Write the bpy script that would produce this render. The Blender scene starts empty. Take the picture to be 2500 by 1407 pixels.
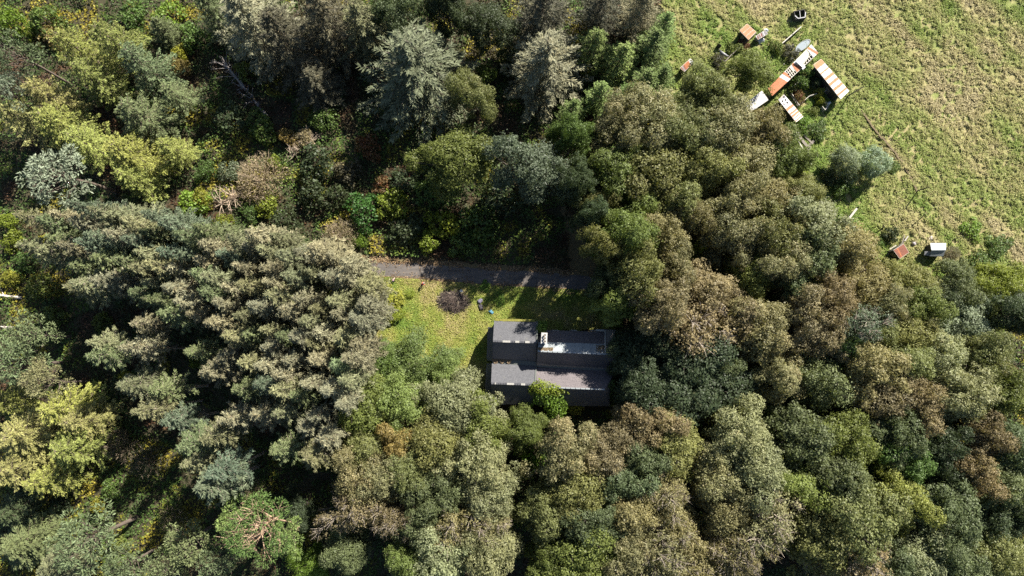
import bpy, bmesh, math, random
import numpy as np
from mathutils import Vector, Matrix

sc = bpy.context.scene
C = sc.collection
rad = math.radians
random.seed(7)

# ------------------------------------------------------------------ camera, sky, sun, exposure
CAM_H, TILT, FPX = 120.0, rad(5.0), 1667.0
cam_d = bpy.data.cameras.new("drone_camera")
cam_d.sensor_width = 36.0
cam_d.lens = 36.0 * FPX / 2500.0
cam_d.clip_start, cam_d.clip_end = 1.0, 6000.0
cam = bpy.data.objects.new("drone_camera", cam_d)
cam.location, cam.rotation_euler = (0, 0, CAM_H), (TILT, 0, 0)
C.objects.link(cam)
sc.camera = cam

SUN_EL, SUN_AZ = rad(39.0), math.atan2(0.60, 0.80)
w = bpy.data.worlds.new("World")
sc.world = w
w.use_nodes = True
wn = w.node_tree
sky = wn.nodes.new("ShaderNodeTexSky")
sky.sky_type = 'NISHITA'
sky.sun_disc = False
sky.sun_elevation, sky.sun_rotation = SUN_EL, SUN_AZ
sky.air_density, sky.dust_density = 1.0, 0.6
bg = wn.nodes["Background"]
bg.inputs[1].default_value = 0.05
wn.links.new(sky.outputs[0], bg.inputs[0])
sd = bpy.data.lights.new("sun", 'SUN')
sd.energy, sd.angle, sd.color = 5.0, rad(0.5), (1.0, 0.94, 0.84)
sun = bpy.data.objects.new("sun", sd)
sv = Vector((math.sin(SUN_AZ) * math.cos(SUN_EL), math.cos(SUN_AZ) * math.cos(SUN_EL), math.sin(SUN_EL)))
sun.rotation_euler = sv.to_track_quat('Z', 'Y').to_euler()
sun.location = sv * 300
C.objects.link(sun)
sc.view_settings.view_transform = 'Standard'
sc.view_settings.look = 'None'
sc.view_settings.exposure = 1.35
sc.view_settings.gamma = 1.0
sc.cycles.max_bounces = 5
sc.cycles.diffuse_bounces = 2
sc.cycles.transmission_bounces = 3
sc.cycles.use_denoising = False

# ------------------------------------------------------------------ helpers
_ct, _st = math.cos(TILT), math.sin(TILT)
def P(px, py, z=0.0):
    """point of the place seen at a given spot of the aerial view, at height z"""
    x, y = (px - 1250.0) / FPX, -(py - 703.5) / FPX
    dx, dy, dz = x, y * _ct + _st, y * _st - _ct
    t = (CAM_H - z) / -dz
    return Vector((dx * t, dy * t, z))
def P2(px, py, z=0.0):
    v = P(px, py, z); return (v.x, v.y)

def hash2(ix, iy, s):
    n = (ix.astype(np.int64) * 374761393 + iy.astype(np.int64) * 668265263 + s * 982451653) & 0x7fffffff
    n = ((n ^ (n >> 13)) * 1274126177) & 0x7fffffff
    return ((n ^ (n >> 16)) & 0xffff) / 65535.0
def vnoise(x, y, scale, s=0):
    x = np.asarray(x, float) / scale; y = np.asarray(y, float) / scale
    ix, iy = np.floor(x), np.floor(y)
    fx, fy = x - ix, y - iy
    fx, fy = fx * fx * (3 - 2 * fx), fy * fy * (3 - 2 * fy)
    a, b = hash2(ix, iy, s), hash2(ix + 1, iy, s)
    c, d = hash2(ix, iy + 1, s), hash2(ix + 1, iy + 1, s)
    return (a * (1 - fx) + b * fx) * (1 - fy) + (c * (1 - fx) + d * fx) * fy
def inside(x, y, poly):
    r = np.zeros(len(x), bool)
    n = len(poly)
    for i in range(n):
        x1, y1 = poly[i]; x2, y2 = poly[(i + 1) % n]
        if y1 == y2: continue
        c = ((y1 > y) != (y2 > y)) & (x < (x2 - x1) * (y - y1) / (y2 - y1) + x1)
        r ^= c
    return r
def unit(v):
    return v / np.maximum(np.linalg.norm(v, axis=1, keepdims=True), 1e-9)
def sphere_dirs(rng, n):
    return unit(rng.normal(size=(n, 3)))

def np_mesh(name, V, F, mats=(), attrs=None, smooth=False):
    """mesh from numpy verts and equal-sided faces; attrs = {name: value per face}"""
    me = bpy.data.meshes.new(name)
    V = np.ascontiguousarray(V, np.float32); F = np.ascontiguousarray(F, np.int32)
    k = F.shape[1]
    me.vertices.add(len(V)); me.vertices.foreach_set("co", V.ravel())
    me.loops.add(F.size); me.loops.foreach_set("vertex_index", F.ravel())
    me.polygons.add(len(F)); me.polygons.foreach_set("loop_start", np.arange(0, F.size, k, dtype=np.int32))
    for a, val in (attrs or {}).items():
        at = me.attributes.new(a, 'FLOAT', 'FACE')
        at.data.foreach_set("value", np.ascontiguousarray(val, np.float32))
    if smooth:
        me.polygons.foreach_set("use_smooth", np.ones(len(F), bool))
    me.update(calc_edges=True)
    for m in mats: me.materials.append(m)
    return me

def leaf_mesh(name, pos, nrm, size, aspect, tint, warm, mat, rng, along=None):
    """many small diamond-shaped leaves in one mesh"""
    n = len(pos)
    nrm = unit(nrm)
    a = rng.normal(size=(n, 3)) if along is None else along
    u = unit(a - nrm * np.sum(a * nrm, axis=1, keepdims=True))
    v = np.cross(nrm, u)
    s = np.broadcast_to(np.asarray(size, float), (n,))[:, None]
    la, lb = s * 0.5, s * 0.5 * np.broadcast_to(np.asarray(aspect, float), (n,))[:, None]
    V = np.stack([pos + u * la, pos + v * lb, pos - u * la, pos - v * lb], axis=1).reshape(-1, 3)
    F = np.arange(4 * n, dtype=np.int32).reshape(n, 4)
    return np_mesh(name, V, F, [mat], {"tint": tint, "warm": warm})

class Tubes:
    def __init__(s): s.V, s.F, s.n = [], [], 0
    def add(s, pts, radii, k=5):
        pts = [Vector(p) for p in pts]
        rings = []
        for i, p in enumerate(pts):
            d = (pts[min(i + 1, len(pts) - 1)] - pts[max(i - 1, 0)])
            d = d.normalized() if d.length > 1e-6 else Vector((0, 0, 1))
            a = d.cross(Vector((0.31, 0.87, 0.12)) if abs(d.z) > .6 else Vector((0, 0, 1))).normalized(); b = d.cross(a)
            for j in range(k):
                t = 2 * math.pi * j / k
                s.V.append(p + (a * math.cos(t) + b * math.sin(t)) * radii[i])
            rings.append(s.n + i * k)
        for i in range(len(pts) - 1):
            for j in range(k):
                s.F.append((rings[i] + j, rings[i] + (j + 1) % k, rings[i + 1] + (j + 1) % k, rings[i + 1] + j))
        s.n += len(pts) * k
    def mesh(s, name, mat, smooth=True):
        return np_mesh(name, np.array([tuple(v) for v in s.V]), np.array(s.F), [mat], None, smooth)

def py_mesh(name, V, F, mats):
    me = bpy.data.meshes.new(name)
    me.from_pydata([tuple(v) for v in V], [], F); me.update()
    for m in (mats if isinstance(mats, (list, tuple)) else [mats]): me.materials.append(m)
    return me
class Solid:
    """boxes, slabs and prisms collected into one mesh"""
    def __init__(s): s.V, s.F = [], []
    def prism(s, bottom, top):
        n, k = len(bottom), len(s.V)
        s.V += [Vector(p) for p in bottom] + [Vector(p) for p in top]
        s.F.append(tuple(k + i for i in reversed(range(n)))); s.F.append(tuple(k + n + i for i in range(n)))
        for i in range(n):
            j = (i + 1) % n
            s.F.append((k + i, k + j, k + n + j, k + n + i))
        return s
    def slab(s, quad, th):
        q = [Vector(p) for p in quad]
        nn = (q[1] - q[0]).cross(q[-1] - q[0]).normalized()
        if nn.z < 0: q.reverse(); nn = -nn
        return s.prism([p - nn * th for p in q], q)
    def box(s, c, sz, rz=0.0):
        c = Vector(c); m = Matrix.Rotation(rz, 3, 'Z')
        h = [Vector(a) / 2 for a in ((-1, -1, 0), (1, -1, 0), (1, 1, 0), (-1, 1, 0))]
        b = [c + m @ Vector((p.x * sz[0], p.y * sz[1], -sz[2] / 2)) for p in h]
        t = [c + m @ Vector((p.x * sz[0], p.y * sz[1], sz[2] / 2)) for p in h]
        return s.prism(b, t)
    def beam(s, a, b, wd, ht):
        a, b = Vector(a), Vector(b)
        d = (b - a).normalized(); sx = d.cross(Vector((0, 0, 1)))
        sx = sx.normalized() if sx.length > 1e-3 else Vector((1, 0, 0)); up = sx.cross(d)
        o = [sx * wd / 2 + up * ht / 2, -sx * wd / 2 + up * ht / 2, -sx * wd / 2 - up * ht / 2, sx * wd / 2 - up * ht / 2]
        return s.prism([a + k for k in o], [b + k for k in o])
    def mesh(s, name, mats):
        me = py_mesh(name, s.V, s.F, mats)
        bm = bmesh.new(); bm.from_mesh(me); bmesh.ops.recalc_face_normals(bm, faces=bm.faces); bm.to_mesh(me); bm.free()
        return me

def obj(name, me, parent=None, loc=(0, 0, 0)):
    o = bpy.data.objects.new(name, me); C.objects.link(o)
    o.location = loc
    if parent is not None: o.parent = parent
    return o
def tag(o, label, cat, group=None):
    o['label'] = label; o['category'] = cat
    if group: o['group'] = group
    return o
def thing(name, label, cat, loc=(0, 0, 0), rz=0.0, group=None):
    o = obj(name, None, None, loc); o.rotation_euler = (0, 0, rz); o.empty_display_size = 0.3
    return tag(o, label, cat, group)
def localised(me, root):
    """world-space mesh data brought into the frame of its thing"""
    m = Matrix.Translation(root.location) @ root.rotation_euler.to_matrix().to_4x4()
    me.transform(m.inverted()); return me
def kind(o, k):
    o['kind'] = k; return o

# ------------------------------------------------------------------ materials
def nodes(name):
    m = bpy.data.materials.new(name); m.use_nodes = True
    t = m.node_tree
    return m, t, t.nodes["Principled BSDF"], t.nodes["Material Output"]
def N(t, typ, **kw):
    n = t.nodes.new(typ)
    for k, v in kw.items(): setattr(n, k, v)
    return n
def noise(t, vec, scale, detail=3.0, rough=0.6, dist=0.0):
    n = N(t, "ShaderNodeTexNoise")
    n.inputs["Scale"].default_value = scale; n.inputs["Detail"].default_value = detail
    n.inputs["Roughness"].default_value = rough; n.inputs["Distortion"].default_value = dist
    if vec is not None: t.links.new(vec, n.inputs["Vector"])
    return n.outputs["Fac"]
def mapped(t, vec, scale=(1, 1, 1), rz=0.0):
    m = N(t, "ShaderNodeMapping"); m.inputs["Scale"].default_value = scale; m.inputs["Rotation"].default_value = (0, 0, rz)
    t.links.new(vec, m.inputs["Vector"]); return m.outputs["Vector"]
def ramp(t, fac, stops, interp='LINEAR'):
    r = N(t, "ShaderNodeValToRGB"); r.color_ramp.interpolation = interp
    e = r.color_ramp.elements
    while len(e) < len(stops): e.new(0.5)
    for i, (p, c) in enumerate(stops):
        e[i].position = p; e[i].color = (*c, 1) if len(c) == 3 else c
    t.links.new(fac, r.inputs[0]); return r.outputs[0]
def mix(t, fac, a, b, mode='MIX'):
    m = N(t, "ShaderNodeMix", data_type='RGBA', blend_type=mode)
    for s, v in ((m.inputs[0], fac), (m.inputs[6], a), (m.inputs[7], b)):
        if hasattr(v, "links") or hasattr(v, "is_linked"): t.links.new(v, s)
        elif isinstance(v, (int, float)): s.default_value = v
        else: s.default_value = (*v, 1)
    return m.outputs[2]
def math_(t, op, a, b=0.0, clamp=False):
    m = N(t, "ShaderNodeMath", operation=op, use_clamp=clamp)
    for s, v in ((m.inputs[0], a), (m.inputs[1], b)):
        if hasattr(v, "is_linked"): t.links.new(v, s)
        else: s.default_value = v
    return m.outputs[0]
def bump(t, h, strength, dist, b):
    n = N(t, "ShaderNodeBump"); n.inputs["Strength"].default_value = strength; n.inputs["Distance"].default_value = dist
    t.links.new(h, n.inputs["Height"]); t.links.new(n.outputs[0], b.inputs["Normal"])
def coords(t, which="Object"):
    return N(t, "ShaderNodeTexCoord").outputs[which]
def attr(t, name):
    return N(t, "ShaderNodeAttribute", attribute_name=name).outputs["Fac"]

def foliage_material(name, transl=0.38, spec=0.3, rough=0.5):
    """leaf colour comes from the object's own colour; its alpha says how many leaves have turned"""
    m, t, b, out = nodes(name)
    oi = N(t, "ShaderNodeObjectInfo")
    tint, warm = attr(t, "tint"), attr(t, "warm")
    v = math_(t, 'MULTIPLY_ADD', tint, 1.1); t.nodes[-1].inputs[2].default_value = 0.42
    base = N(t, "ShaderNodeVectorMath", operation='SCALE')
    t.links.new(oi.outputs["Color"], base.inputs[0]); t.links.new(v, base.inputs["Scale"])
    thr = math_(t, 'SUBTRACT', 1.0, oi.outputs["Alpha"])
    wf = math_(t, 'MULTIPLY', math_(t, 'SUBTRACT', warm, thr), 3.5, True)
    turned = mix(t, tint, (0.215, 0.170, 0.078), (0.46, 0.385, 0.205))
    col = mix(t, math_(t, 'MULTIPLY', wf, 0.85), base.outputs[0], turned)
    t.links.new(col, b.inputs["Base Color"])
    b.inputs["Roughness"].default_value = rough
    b.inputs["Specular IOR Level"].default_value = spec
    tr = N(t, "ShaderNodeBsdfTranslucent"); t.links.new(mix(t, 1.0, col, (1.0, 1.0, 0.55), 'MULTIPLY'), tr.inputs[0])
    ms = N(t, "ShaderNodeMixShader"); ms.inputs[0].default_value = transl
    t.links.new(b.outputs[0], ms.inputs[1]); t.links.new(tr.outputs[0], ms.inputs[2])
    t.links.new(ms.outputs[0], out.inputs[0])
    return m
M_LEAF = foliage_material("leaf")
M_NEEDLE = foliage_material("needle", 0.12, 0.25, 0.6)

def simple(name, col, rough=0.8, var=0.35, scale=3.0, metallic=0.0, bstr=0.0):
    m, t, b, out = nodes(name)
    co = coords(t)
    f = noise(t, co, scale, 4)
    c = mix(t, f, tuple(x * (1 - var) for x in col), tuple(min(1, x * (1 + var)) for x in col))
    t.links.new(c, b.inputs["Base Color"])
    b.inputs["Roughness"].default_value = rough; b.inputs["Metallic"].default_value = metallic
    if bstr: bump(t, f, bstr, 0.05, b)
    return m
def bark_material():
    m, t, b, out = nodes("bark")
    oi = N(t, "ShaderNodeObjectInfo")
    f = noise(t, mapped(t, coords(t), (6, 6, 1.2)), 2.0, 4)
    t.links.new(mix(t, 1.0, oi.outputs["Color"], ramp(t, f, [(0.25, (0.55, 0.52, 0.5)), (0.75, (1.35, 1.3, 1.25))]), 'MULTIPLY'), b.inputs["Base Color"])
    b.inputs["Roughness"].default_value = 0.9
    return m
M_BARK = bark_material()

# ------------------------------------------------------------------ ground, field, track
FIELD_PX = [(1625, -500), (1612, 60), (1600, 235), (1760, 300), (1900, 330), (1960, 400), (1985, 470), (2060, 555), (2150, 650), (2260, 690), (2400, 690), (2480, 720), (3100, 800), (3100, -500)]
FIELD = [P2(*p) for p in FIELD_PX]
LAWN = [P2(*p) for p in [(880, 672), (1240, 700), (1520, 712), (1520, 800), (1330, 810), (1330, 900), (1190, 990), (1100, 965), (1000, 880), (920, 850), (870, 760)]]
TRACK_C = [(560, 625), (640, 631), (700, 636), (900, 657), (1000, 661), (1100, 668), (1200, 676), (1300, 682), (1400, 690), (1600, 712), (1900, 800), (2300, 960)]
YARD = [P2(*p) for p in [(1880, 235), (1985, 160), (2075, 225), (2050, 262), (1960, 300)]]
GLADE = [P2(*p) for p in [(400, 810), (520, 780), (660, 830), (660, 930), (540, 1000), (430, 960)]]

def ground_material():
    m, t, b, out = nodes("forest_floor")
    co = coords(t)
    big, mid, fine = noise(t, co, 0.06, 4), noise(t, co, 0.45, 5), noise(t, co, 4.0, 6, 0.75)
    c = ramp(t, mid, [(0.3, (0.030, 0.024, 0.013)), (0.5, (0.055, 0.042, 0.024)), (0.62, (0.05, 0.06, 0.022)), (0.8, (0.085, 0.10, 0.03))])
    c2 = mix(t, big, (0.075, 0.055, 0.032), (0.035, 0.048, 0.02))
    c = mix(t, 0.45, c, c2)
    c = mix(t, 1.0, c, ramp(t, fine, [(0.25, (0.5, 0.5, 0.5)), (0.7, (1.5, 1.45, 1.35))]), 'MULTIPLY')
    t.links.new(c, b.inputs["Base Color"]); b.inputs["Roughness"].default_value = 0.95
    bump(t, fine, 0.9, 0.25, b)
    return m
g = 2500.0
o = obj("ground", py_mesh("ground", [(-g, -g, 0), (g, -g, 0), (g, g, 0), (-g, g, 0)], [(0, 1, 2, 3)], ground_material()))
kind(o, "structure")

def grid_sheet(name, poly, step, zf, mat, mask_extra=None):
    xs = [p[0] for p in poly]; ys = [p[1] for p in poly]
    X, Y = np.meshgrid(np.arange(min(xs), max(xs), step), np.arange(min(ys), max(ys), step))
    ny, nx = X.shape
    x, y = X.ravel(), Y.ravel()
    jx = x + (vnoise(x, y, step * 1.7, 3) - .5) * step * .7; jy = y + (vnoise(x, y, step * 1.7, 4) - .5) * step * .7
    x, y = jx, jy
    z = zf(x, y)
    idx = np.arange(nx * ny).reshape(ny, nx)
    F = np.stack([idx[:-1, :-1], idx[:-1, 1:], idx[1:, 1:], idx[1:, :-1]], axis=-1).reshape(-1, 4)
    edge = (vnoise(x, y, 1.6, 9) - .5) * 1.6
    ins = inside(x + edge, y - edge, poly)
    F = F[ins[F].all(axis=1)]
    used = np.unique(F); re = np.zeros(nx * ny, np.int32); re[used] = np.arange(len(used))
    return np_mesh(name, np.stack([x, y, z], 1)[used], re[F], [mat], None, True)

def rotc(x, y, a):
    return x * math.cos(a) + y * math.sin(a), -x * math.sin(a) + y * math.cos(a)
def field_z(x, y):
    a, b_ = rotc(x, y, rad(-52))
    ridge = vnoise(a / 4.0, b_, 2.3, 21)
    tus = vnoise(a / 1.9, b_, 0.95, 22); t2 = vnoise(x, y, 0.6, 23)
    return 0.03 + 0.20 * ridge + 0.22 * np.maximum(tus - .25, 0) + 0.14 * t2
def field_green(x, y):
    """where the meadow stays green: drains, and the nibbled ground by the trees and the yard"""
    a, b_ = rotc(x, y, rad(-52))
    st = vnoise(a / 5.0, b_, 2.6, 31)
    pat = 0.5 * vnoise(x, y, 9, 32) + 0.5 * vnoise(x, y, 3.2, 33)
    return np.clip(0.62 * pat + 0.5 * (1 - st) - 0.08, 0, 1)
def meadow_material(name="meadow_turf"):
    m, t, b, out = nodes(name)
    co = coords(t)
    streak = noise(t, mapped(t, co, (0.10, 0.42, 1), rad(52)), 1.0, 4, 0.6)
    big, mid, fine = noise(t, co, 0.07, 3), noise(t, co, 0.5, 5, 0.7), noise(t, co, 3.5, 6, 0.75)
    f = math_(t, 'ADD', math_(t, 'MULTIPLY', streak, 0.45), math_(t, 'ADD', math_(t, 'MULTIPLY', big, 0.3), math_(t, 'MULTIPLY', mid, 0.35)))
    c = ramp(t, f, [(0.40, (0.14, 0.185, 0.040)), (0.5, (0.19, 0.21, 0.066)), (0.58, (0.27, 0.24, 0.11)), (0.70, (0.30, 0.25, 0.13))])
    c = mix(t, 1.0, c, ramp(t, fine, [(0.25, (0.55, 0.55, 0.5)), (0.7, (1.4, 1.4, 1.35))]), 'MULTIPLY')
    t.links.new(c, b.inputs["Base Color"]); b.inputs["Roughness"].default_value = 0.95
    bump(t, fine, 0.7, 0.2, b)
    return m
kind(obj("field", grid_sheet("field", FIELD, 0.42, field_z, meadow_material())), "structure")

def lawn_material():
    m, t, b, out = nodes("rough_lawn")
    co = coords(t)
    big, mid, fine = noise(t, co, 0.16, 3), noise(t, co, 0.7, 5, 0.7), noise(t, co, 5, 6, 0.75)
    f = math_(t, 'ADD', math_(t, 'MULTIPLY', big, 0.5), math_(t, 'MULTIPLY', mid, 0.5))
    c = ramp(t, f, [(0.38, (0.13, 0.18, 0.034)), (0.5, (0.21, 0.22, 0.052)), (0.62, (0.26, 0.235, 0.088))])
    c = mix(t, 1.0, c, ramp(t, fine, [(0.25, (0.55, 0.55, 0.5)), (0.7, (1.4, 1.4, 1.35))]), 'MULTIPLY')
    t.links.new(c, b.inputs["Base Color"]); b.inputs["Roughness"].default_value = 0.95
    bump(t, fine, 0.7, 0.15, b)
    return m
kind(obj("lawn", grid_sheet("lawn", LAWN, 0.4, lambda x, y: 0.03 + 0.10 * vnoise(x, y, 1.1, 41) + 0.08 * vnoise(x, y, 0.5, 42), lawn_material())), "structure")

def strip_mesh(name, line, half, z, mat, wob=0.0, step=0.6, seed=0):
    pts = [P(*p) for p in line]
    rng = np.random.default_rng(seed)
    L = []
    for a, b_ in zip(pts[:-1], pts[1:]):
        n = max(1, int((b_ - a).length / step))
        for i in range(n): L.append(a.lerp(b_, i / n))
    L.append(pts[-1])
    V, F = [], []
    for i, p in enumerate(L):
        d = (L[min(i + 1, len(L) - 1)] - L[max(i - 1, 0)]).normalized(); s = Vector((-d.y, d.x, 0))
        V.append(p + s * (half + rng.uniform(-wob, wob)) + Vector((0, 0, z))); V.append(p - s * (half + rng.uniform(-wob, wob)) + Vector((0, 0, z)))
        if i: F.append((2 * i - 2, 2 * i - 1, 2 * i + 1, 2 * i))
    return py_mesh(name, V, F, mat)
def track_material():
    m, t, b, out = nodes("worn_track")
    co = coords(t)
    mid, fine = noise(t, mapped(t, co, (0.25, 1.6, 1), rad(3)), 1.0, 5, 0.7), noise(t, co, 7, 5, 0.8)
    c = ramp(t, mid, [(0.3, (0.066, 0.059, 0.055)), (0.5, (0.11, 0.098, 0.09)), (0.7, (0.16, 0.138, 0.118))])
    c = mix(t, ramp(t, fine, [(0.55, (0, 0, 0)), (0.75, (0.6, 0.6, 0.6))]), c, (0.24, 0.19, 0.14))
    t.links.new(c, b.inputs["Base Color"]); b.inputs["Roughness"].default_value = 0.9
    bump(t, fine, 0.5, 0.04, b)
    return m
def litter_material():
    m, t, b, out = nodes("leaf_litter")
    co = coords(t)
    f, fine = noise(t, co, 0.8, 5), noise(t, co, 6, 5, 0.8)
    c = ramp(t, fine, [(0.3, (0.08, 0.055, 0.03)), (0.5, (0.145, 0.10, 0.055)), (0.7, (0.22, 0.155, 0.085))])
    t.links.new(mix(t, f, c, (0.14, 0.12, 0.05)), b.inputs["Base Color"]); b.inputs["Roughness"].default_value = 0.95
    bump(t, fine, 0.6, 0.06, b)
    return m
M_LITTER = litter_material()
kind(obj("path_verge", strip_mesh("path_verge", TRACK_C, 2.05, 0.155, M_LITTER, 0.35, seed=2)), "structure")
kind(obj("road", strip_mesh("road", TRACK_C, 1.32, 0.175, track_material(), 0.12, seed=1)), "structure")
kind(obj("litter_patch", strip_mesh("litter_patch", [(1398, 500), (1412, 560), (1425, 640), (1432, 700)], 2.3, 0.006, M_LITTER, 0.5, seed=3)), "structure")  # brown leaf-litter ground of the small clearing

# ------------------------------------------------------------------ building materials
def slate_material(name, a, b_, lines=3.4):
    m, t, b, out = nodes(name)
    co = coords(t)
    f = noise(t, co, 1.6, 5, 0.7); fine = noise(t, mapped(t, co, (5.5, 3.0, 3.0)), 1.4, 3, 0.8)
    wv = N(t, "ShaderNodeTexWave", wave_type='BANDS', bands_direction='Z', wave_profile='SAW')
    wv.inputs["Scale"].default_value = lines; wv.inputs["Distortion"].default_value = 0.6; wv.inputs["Detail"].default_value = 2
    t.links.new(co, wv.inputs[0])
    c = mix(t, f, a, b_)
    c = mix(t, 1.0, c, ramp(t, fine, [(0.3, (0.5, 0.5, 0.53)), (0.7, (1.45, 1.45, 1.42))]), 'MULTIPLY')
    c = mix(t, ramp(t, noise(t, co, 0.9, 6, 0.8), [(0.60, (0, 0, 0)), (0.72, (0.55, 0.55, 0.55))]), c, (0.20, 0.19, 0.13))
    t.links.new(c, b.inputs["Base Color"]); b.inputs["Roughness"].default_value = 0.62
    bump(t, wv.outputs["Fac"], 0.35, 0.03, b)
    return m
M_SLATE = slate_material("grey_slate", (0.066, 0.068, 0.077), (0.098, 0.098, 0.106))
M_PURPLE = slate_material("purple_slate", (0.100, 0.086, 0.092), (0.145, 0.125, 0.128), 4.2)
M_STONE = simple("rubble_stone", (0.21, 0.19, 0.165), 0.9, 0.5, 2.5, 0, 0.6)
M_PALESTONE = simple("pale_coping", (0.34, 0.33, 0.30), 0.85, 0.4, 3.0)
M_LEAD = simple("pale_sheet_metal", (0.27, 0.295, 0.305), 0.5, 0.25, 1.2, 0.0)
M_RENDER = simple("grey_render", (0.40, 0.39, 0.37), 0.8, 0.2, 3.0)
M_POT = simple("chimney_clay", (0.46, 0.42, 0.37), 0.8, 0.2, 3.0)
M_FLUE_BLACK = simple("flue_black", (0.012, 0.012, 0.012), 0.95, 0.2)  # near-black face closing each pot opening
M_MOSS = simple("moss", (0.19, 0.18, 0.035), 0.95, 0.6, 5.0, 0, 1.0)
M_DEBRIS = simple("dry_leaves", (0.19, 0.14, 0.085), 0.95, 0.7, 6.0, 0, 1.0)
M_FRAME = simple("white_paint", (0.62, 0.61, 0.57), 0.6, 0.15)
M_GLASS = simple("dark_glass", (0.02, 0.025, 0.03), 0.12, 0.3)
M_DOOR = simple("weathered_door", (0.10, 0.11, 0.10), 0.7, 0.4)
M_WOOD = simple("grey_timber", (0.20, 0.175, 0.145), 0.9, 0.4, 4.0)
M_PALEWOOD = simple("bleached_timber", (0.48, 0.45, 0.39), 0.85, 0.25, 4.0)
M_DARKWOOD = simple("tarred_boards", (0.045, 0.042, 0.04), 0.85, 0.5, 3.0)
M_BOARD = simple("torn_cream_board", (0.54, 0.50, 0.39), 0.85, 0.3, 1.4)
M_GALV = simple("galvanised_sheet", (0.48, 0.49, 0.50), 0.45, 0.2, 1.6, 0.15)
M_DULL = simple("dull_iron_sheet", (0.27, 0.27, 0.28), 0.6, 0.35, 1.6, 0.1)
M_VOID = simple("dark_inside", (0.015, 0.013, 0.012), 0.95, 0.3)  # near-black, paints the shade inside holes and openings; eyes too

def iron_material(name, stops, length, base="w", across=False):
    """corrugated sheets laid side by side along local x: each stop starts a sheet, 'r' rusted, 'w' zinc, 'g' dull"""
    m, t, b, out = nodes(name)
    co = coords(t)
    sep = N(t, "ShaderNodeSeparateXYZ"); t.links.new(co, sep.inputs[0])
    wob = noise(t, co, 5.0, 4, 0.8)
    x = math_(t, 'ADD', math_(t, 'DIVIDE', sep.outputs[1 if across else 0], length), math_(t, 'MULTIPLY', math_(t, 'SUBTRACT', wob, 0.5), 0.55 / abs(length)))
    cl = {'r': (0.46, 0.165, 0.070), 'w': (0.60, 0.60, 0.60), 'g': (0.30, 0.28, 0.28), 'd': (0.26, 0.10, 0.065), 'k': (0.04, 0.035, 0.03)}
    c = ramp(t, x, [(p, cl[k]) for p, k in stops], 'CONSTANT')
    spots = ramp(t, noise(t, co, 2.2, 6, 0.8), [(0.54, (0, 0, 0)), (0.68, (0.9, 0.9, 0.9))])
    c = mix(t, math_(t, 'MULTIPLY', spots, 0.45), c, (0.40, 0.16, 0.08))
    c = mix(t, 1.0, c, ramp(t, noise(t, co, 1.1, 5, 0.7), [(0.3, (0.78, 0.78, 0.78)), (0.7, (1.12, 1.1, 1.1))]), 'MULTIPLY')
    t.links.new(c, b.inputs["Base Color"]); b.inputs["Roughness"].default_value = 0.6
    wv = N(t, "ShaderNodeTexWave", wave_type='BANDS', bands_direction='X', wave_profile='SIN'); wv.inputs["Scale"].default_value = 3.6
    t.links.new(co, wv.inputs[0]); bump(t, wv.outputs["Fac"], 0.6, 0.04, b)
    return m

# ------------------------------------------------------------------ the slate-roofed cottage
HE, HR, HV = 5.2, 8.3, 5.3
c0 = P(1350, 880, 0)
cottage = thing("stone_cottage", "long double-roofed slate cottage standing alone in the clearing below the track", "house", (c0.x, c0.y, 0), rad(-1.7))
def part(name, me, parent=cottage, root=None):
    return obj(name, localised(me, root or cottage), parent)
def roof(name, quad, mat, th=0.14, parent=cottage):
    return part(name, Solid().slab([P(*q) for q in quad], th).mesh(name, mat), parent)
# roofs: two ranges, each of a grey left half and an older right half
nls = roof("roof", [(1206.5, 782.5, HE), (1311, 785.5, HE), (1310.3, 836, HR), (1203.5, 832.8, HR)], M_SLATE)
nln = roof("roof", [(1203.5, 833, HR - .01), (1310.3, 836.2, HR - .01), (1309.5, 882, HV), (1202, 876, HV)], M_SLATE)
nrs = roof("roof", [(1332, 806, HE - .1), (1476, 811, HE - .1), (1476, 841, HR - 1.1), (1314, 836, HR - 1.1)], M_PURPLE)
nrs['label'] = "dappled old slates of the right-hand half"
met = roof("metal_roof", [(1314, 835.2, HR - 1.05), (1476, 840.2, HR - 1.05), (1477, 864, HR + .25), (1313, 857.5, HR + .25)], M_LEAD)
met['label'] = "pale sheet-metal strip below the chimney"
for k in range(1, 9):
    a = P(1314 + 162 * k / 9, 835.2 + 5 * k / 9, HR - 1.03); b = P(1313 + 164 * k / 9, 857.5 + 6.5 * k / 9, HR + .27)
    part("seam", Solid().beam(a, b, 0.05, 0.07).mesh("seam", M_LEAD), met)
nrn = roof("roof", [(1313, 857.7, HR + .24), (1505, 866, HR + .24), (1503, 900, HV + .05), (1310.5, 889, HV + .05)], M_SLATE)
sls = roof("roof", [(1201, 887.7, HV - .2), (1308.2, 894, HV - .2), (1305.2, 939.3, HR - .6), (1199, 935.7, HR - .6)], M_SLATE)
sln = roof("roof", [(1199, 935.9, HR - .61), (1305.2, 939.5, HR - .61), (1304, 989, HE - .6), (1199, 986, HE - .6)], M_SLATE)
srs = roof("roof", [(1309.6, 897.5, HV - .3), (1502, 907, HV - .3), (1477, 951, HR - .75), (1309, 944.5, HR - .75)], M_PURPLE)
srs['label'] = "purplish slates of the right-hand half"
srn = roof("roof", [(1309, 944.7, HR - .76), (1477, 951.2, HR - .76), (1490, 992, HE - .7), (1308, 990, HE - .7)], M_SLATE)
endr = roof("end_roof", [(1478.5, 806, HE + .4), (1501, 808, HE + .4), (1505, 865, HR - .1), (1478.5, 863.6, HR + .1)], M_STONE)
endr['label'] = "stone-slabbed strip at the far gable"
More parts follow.
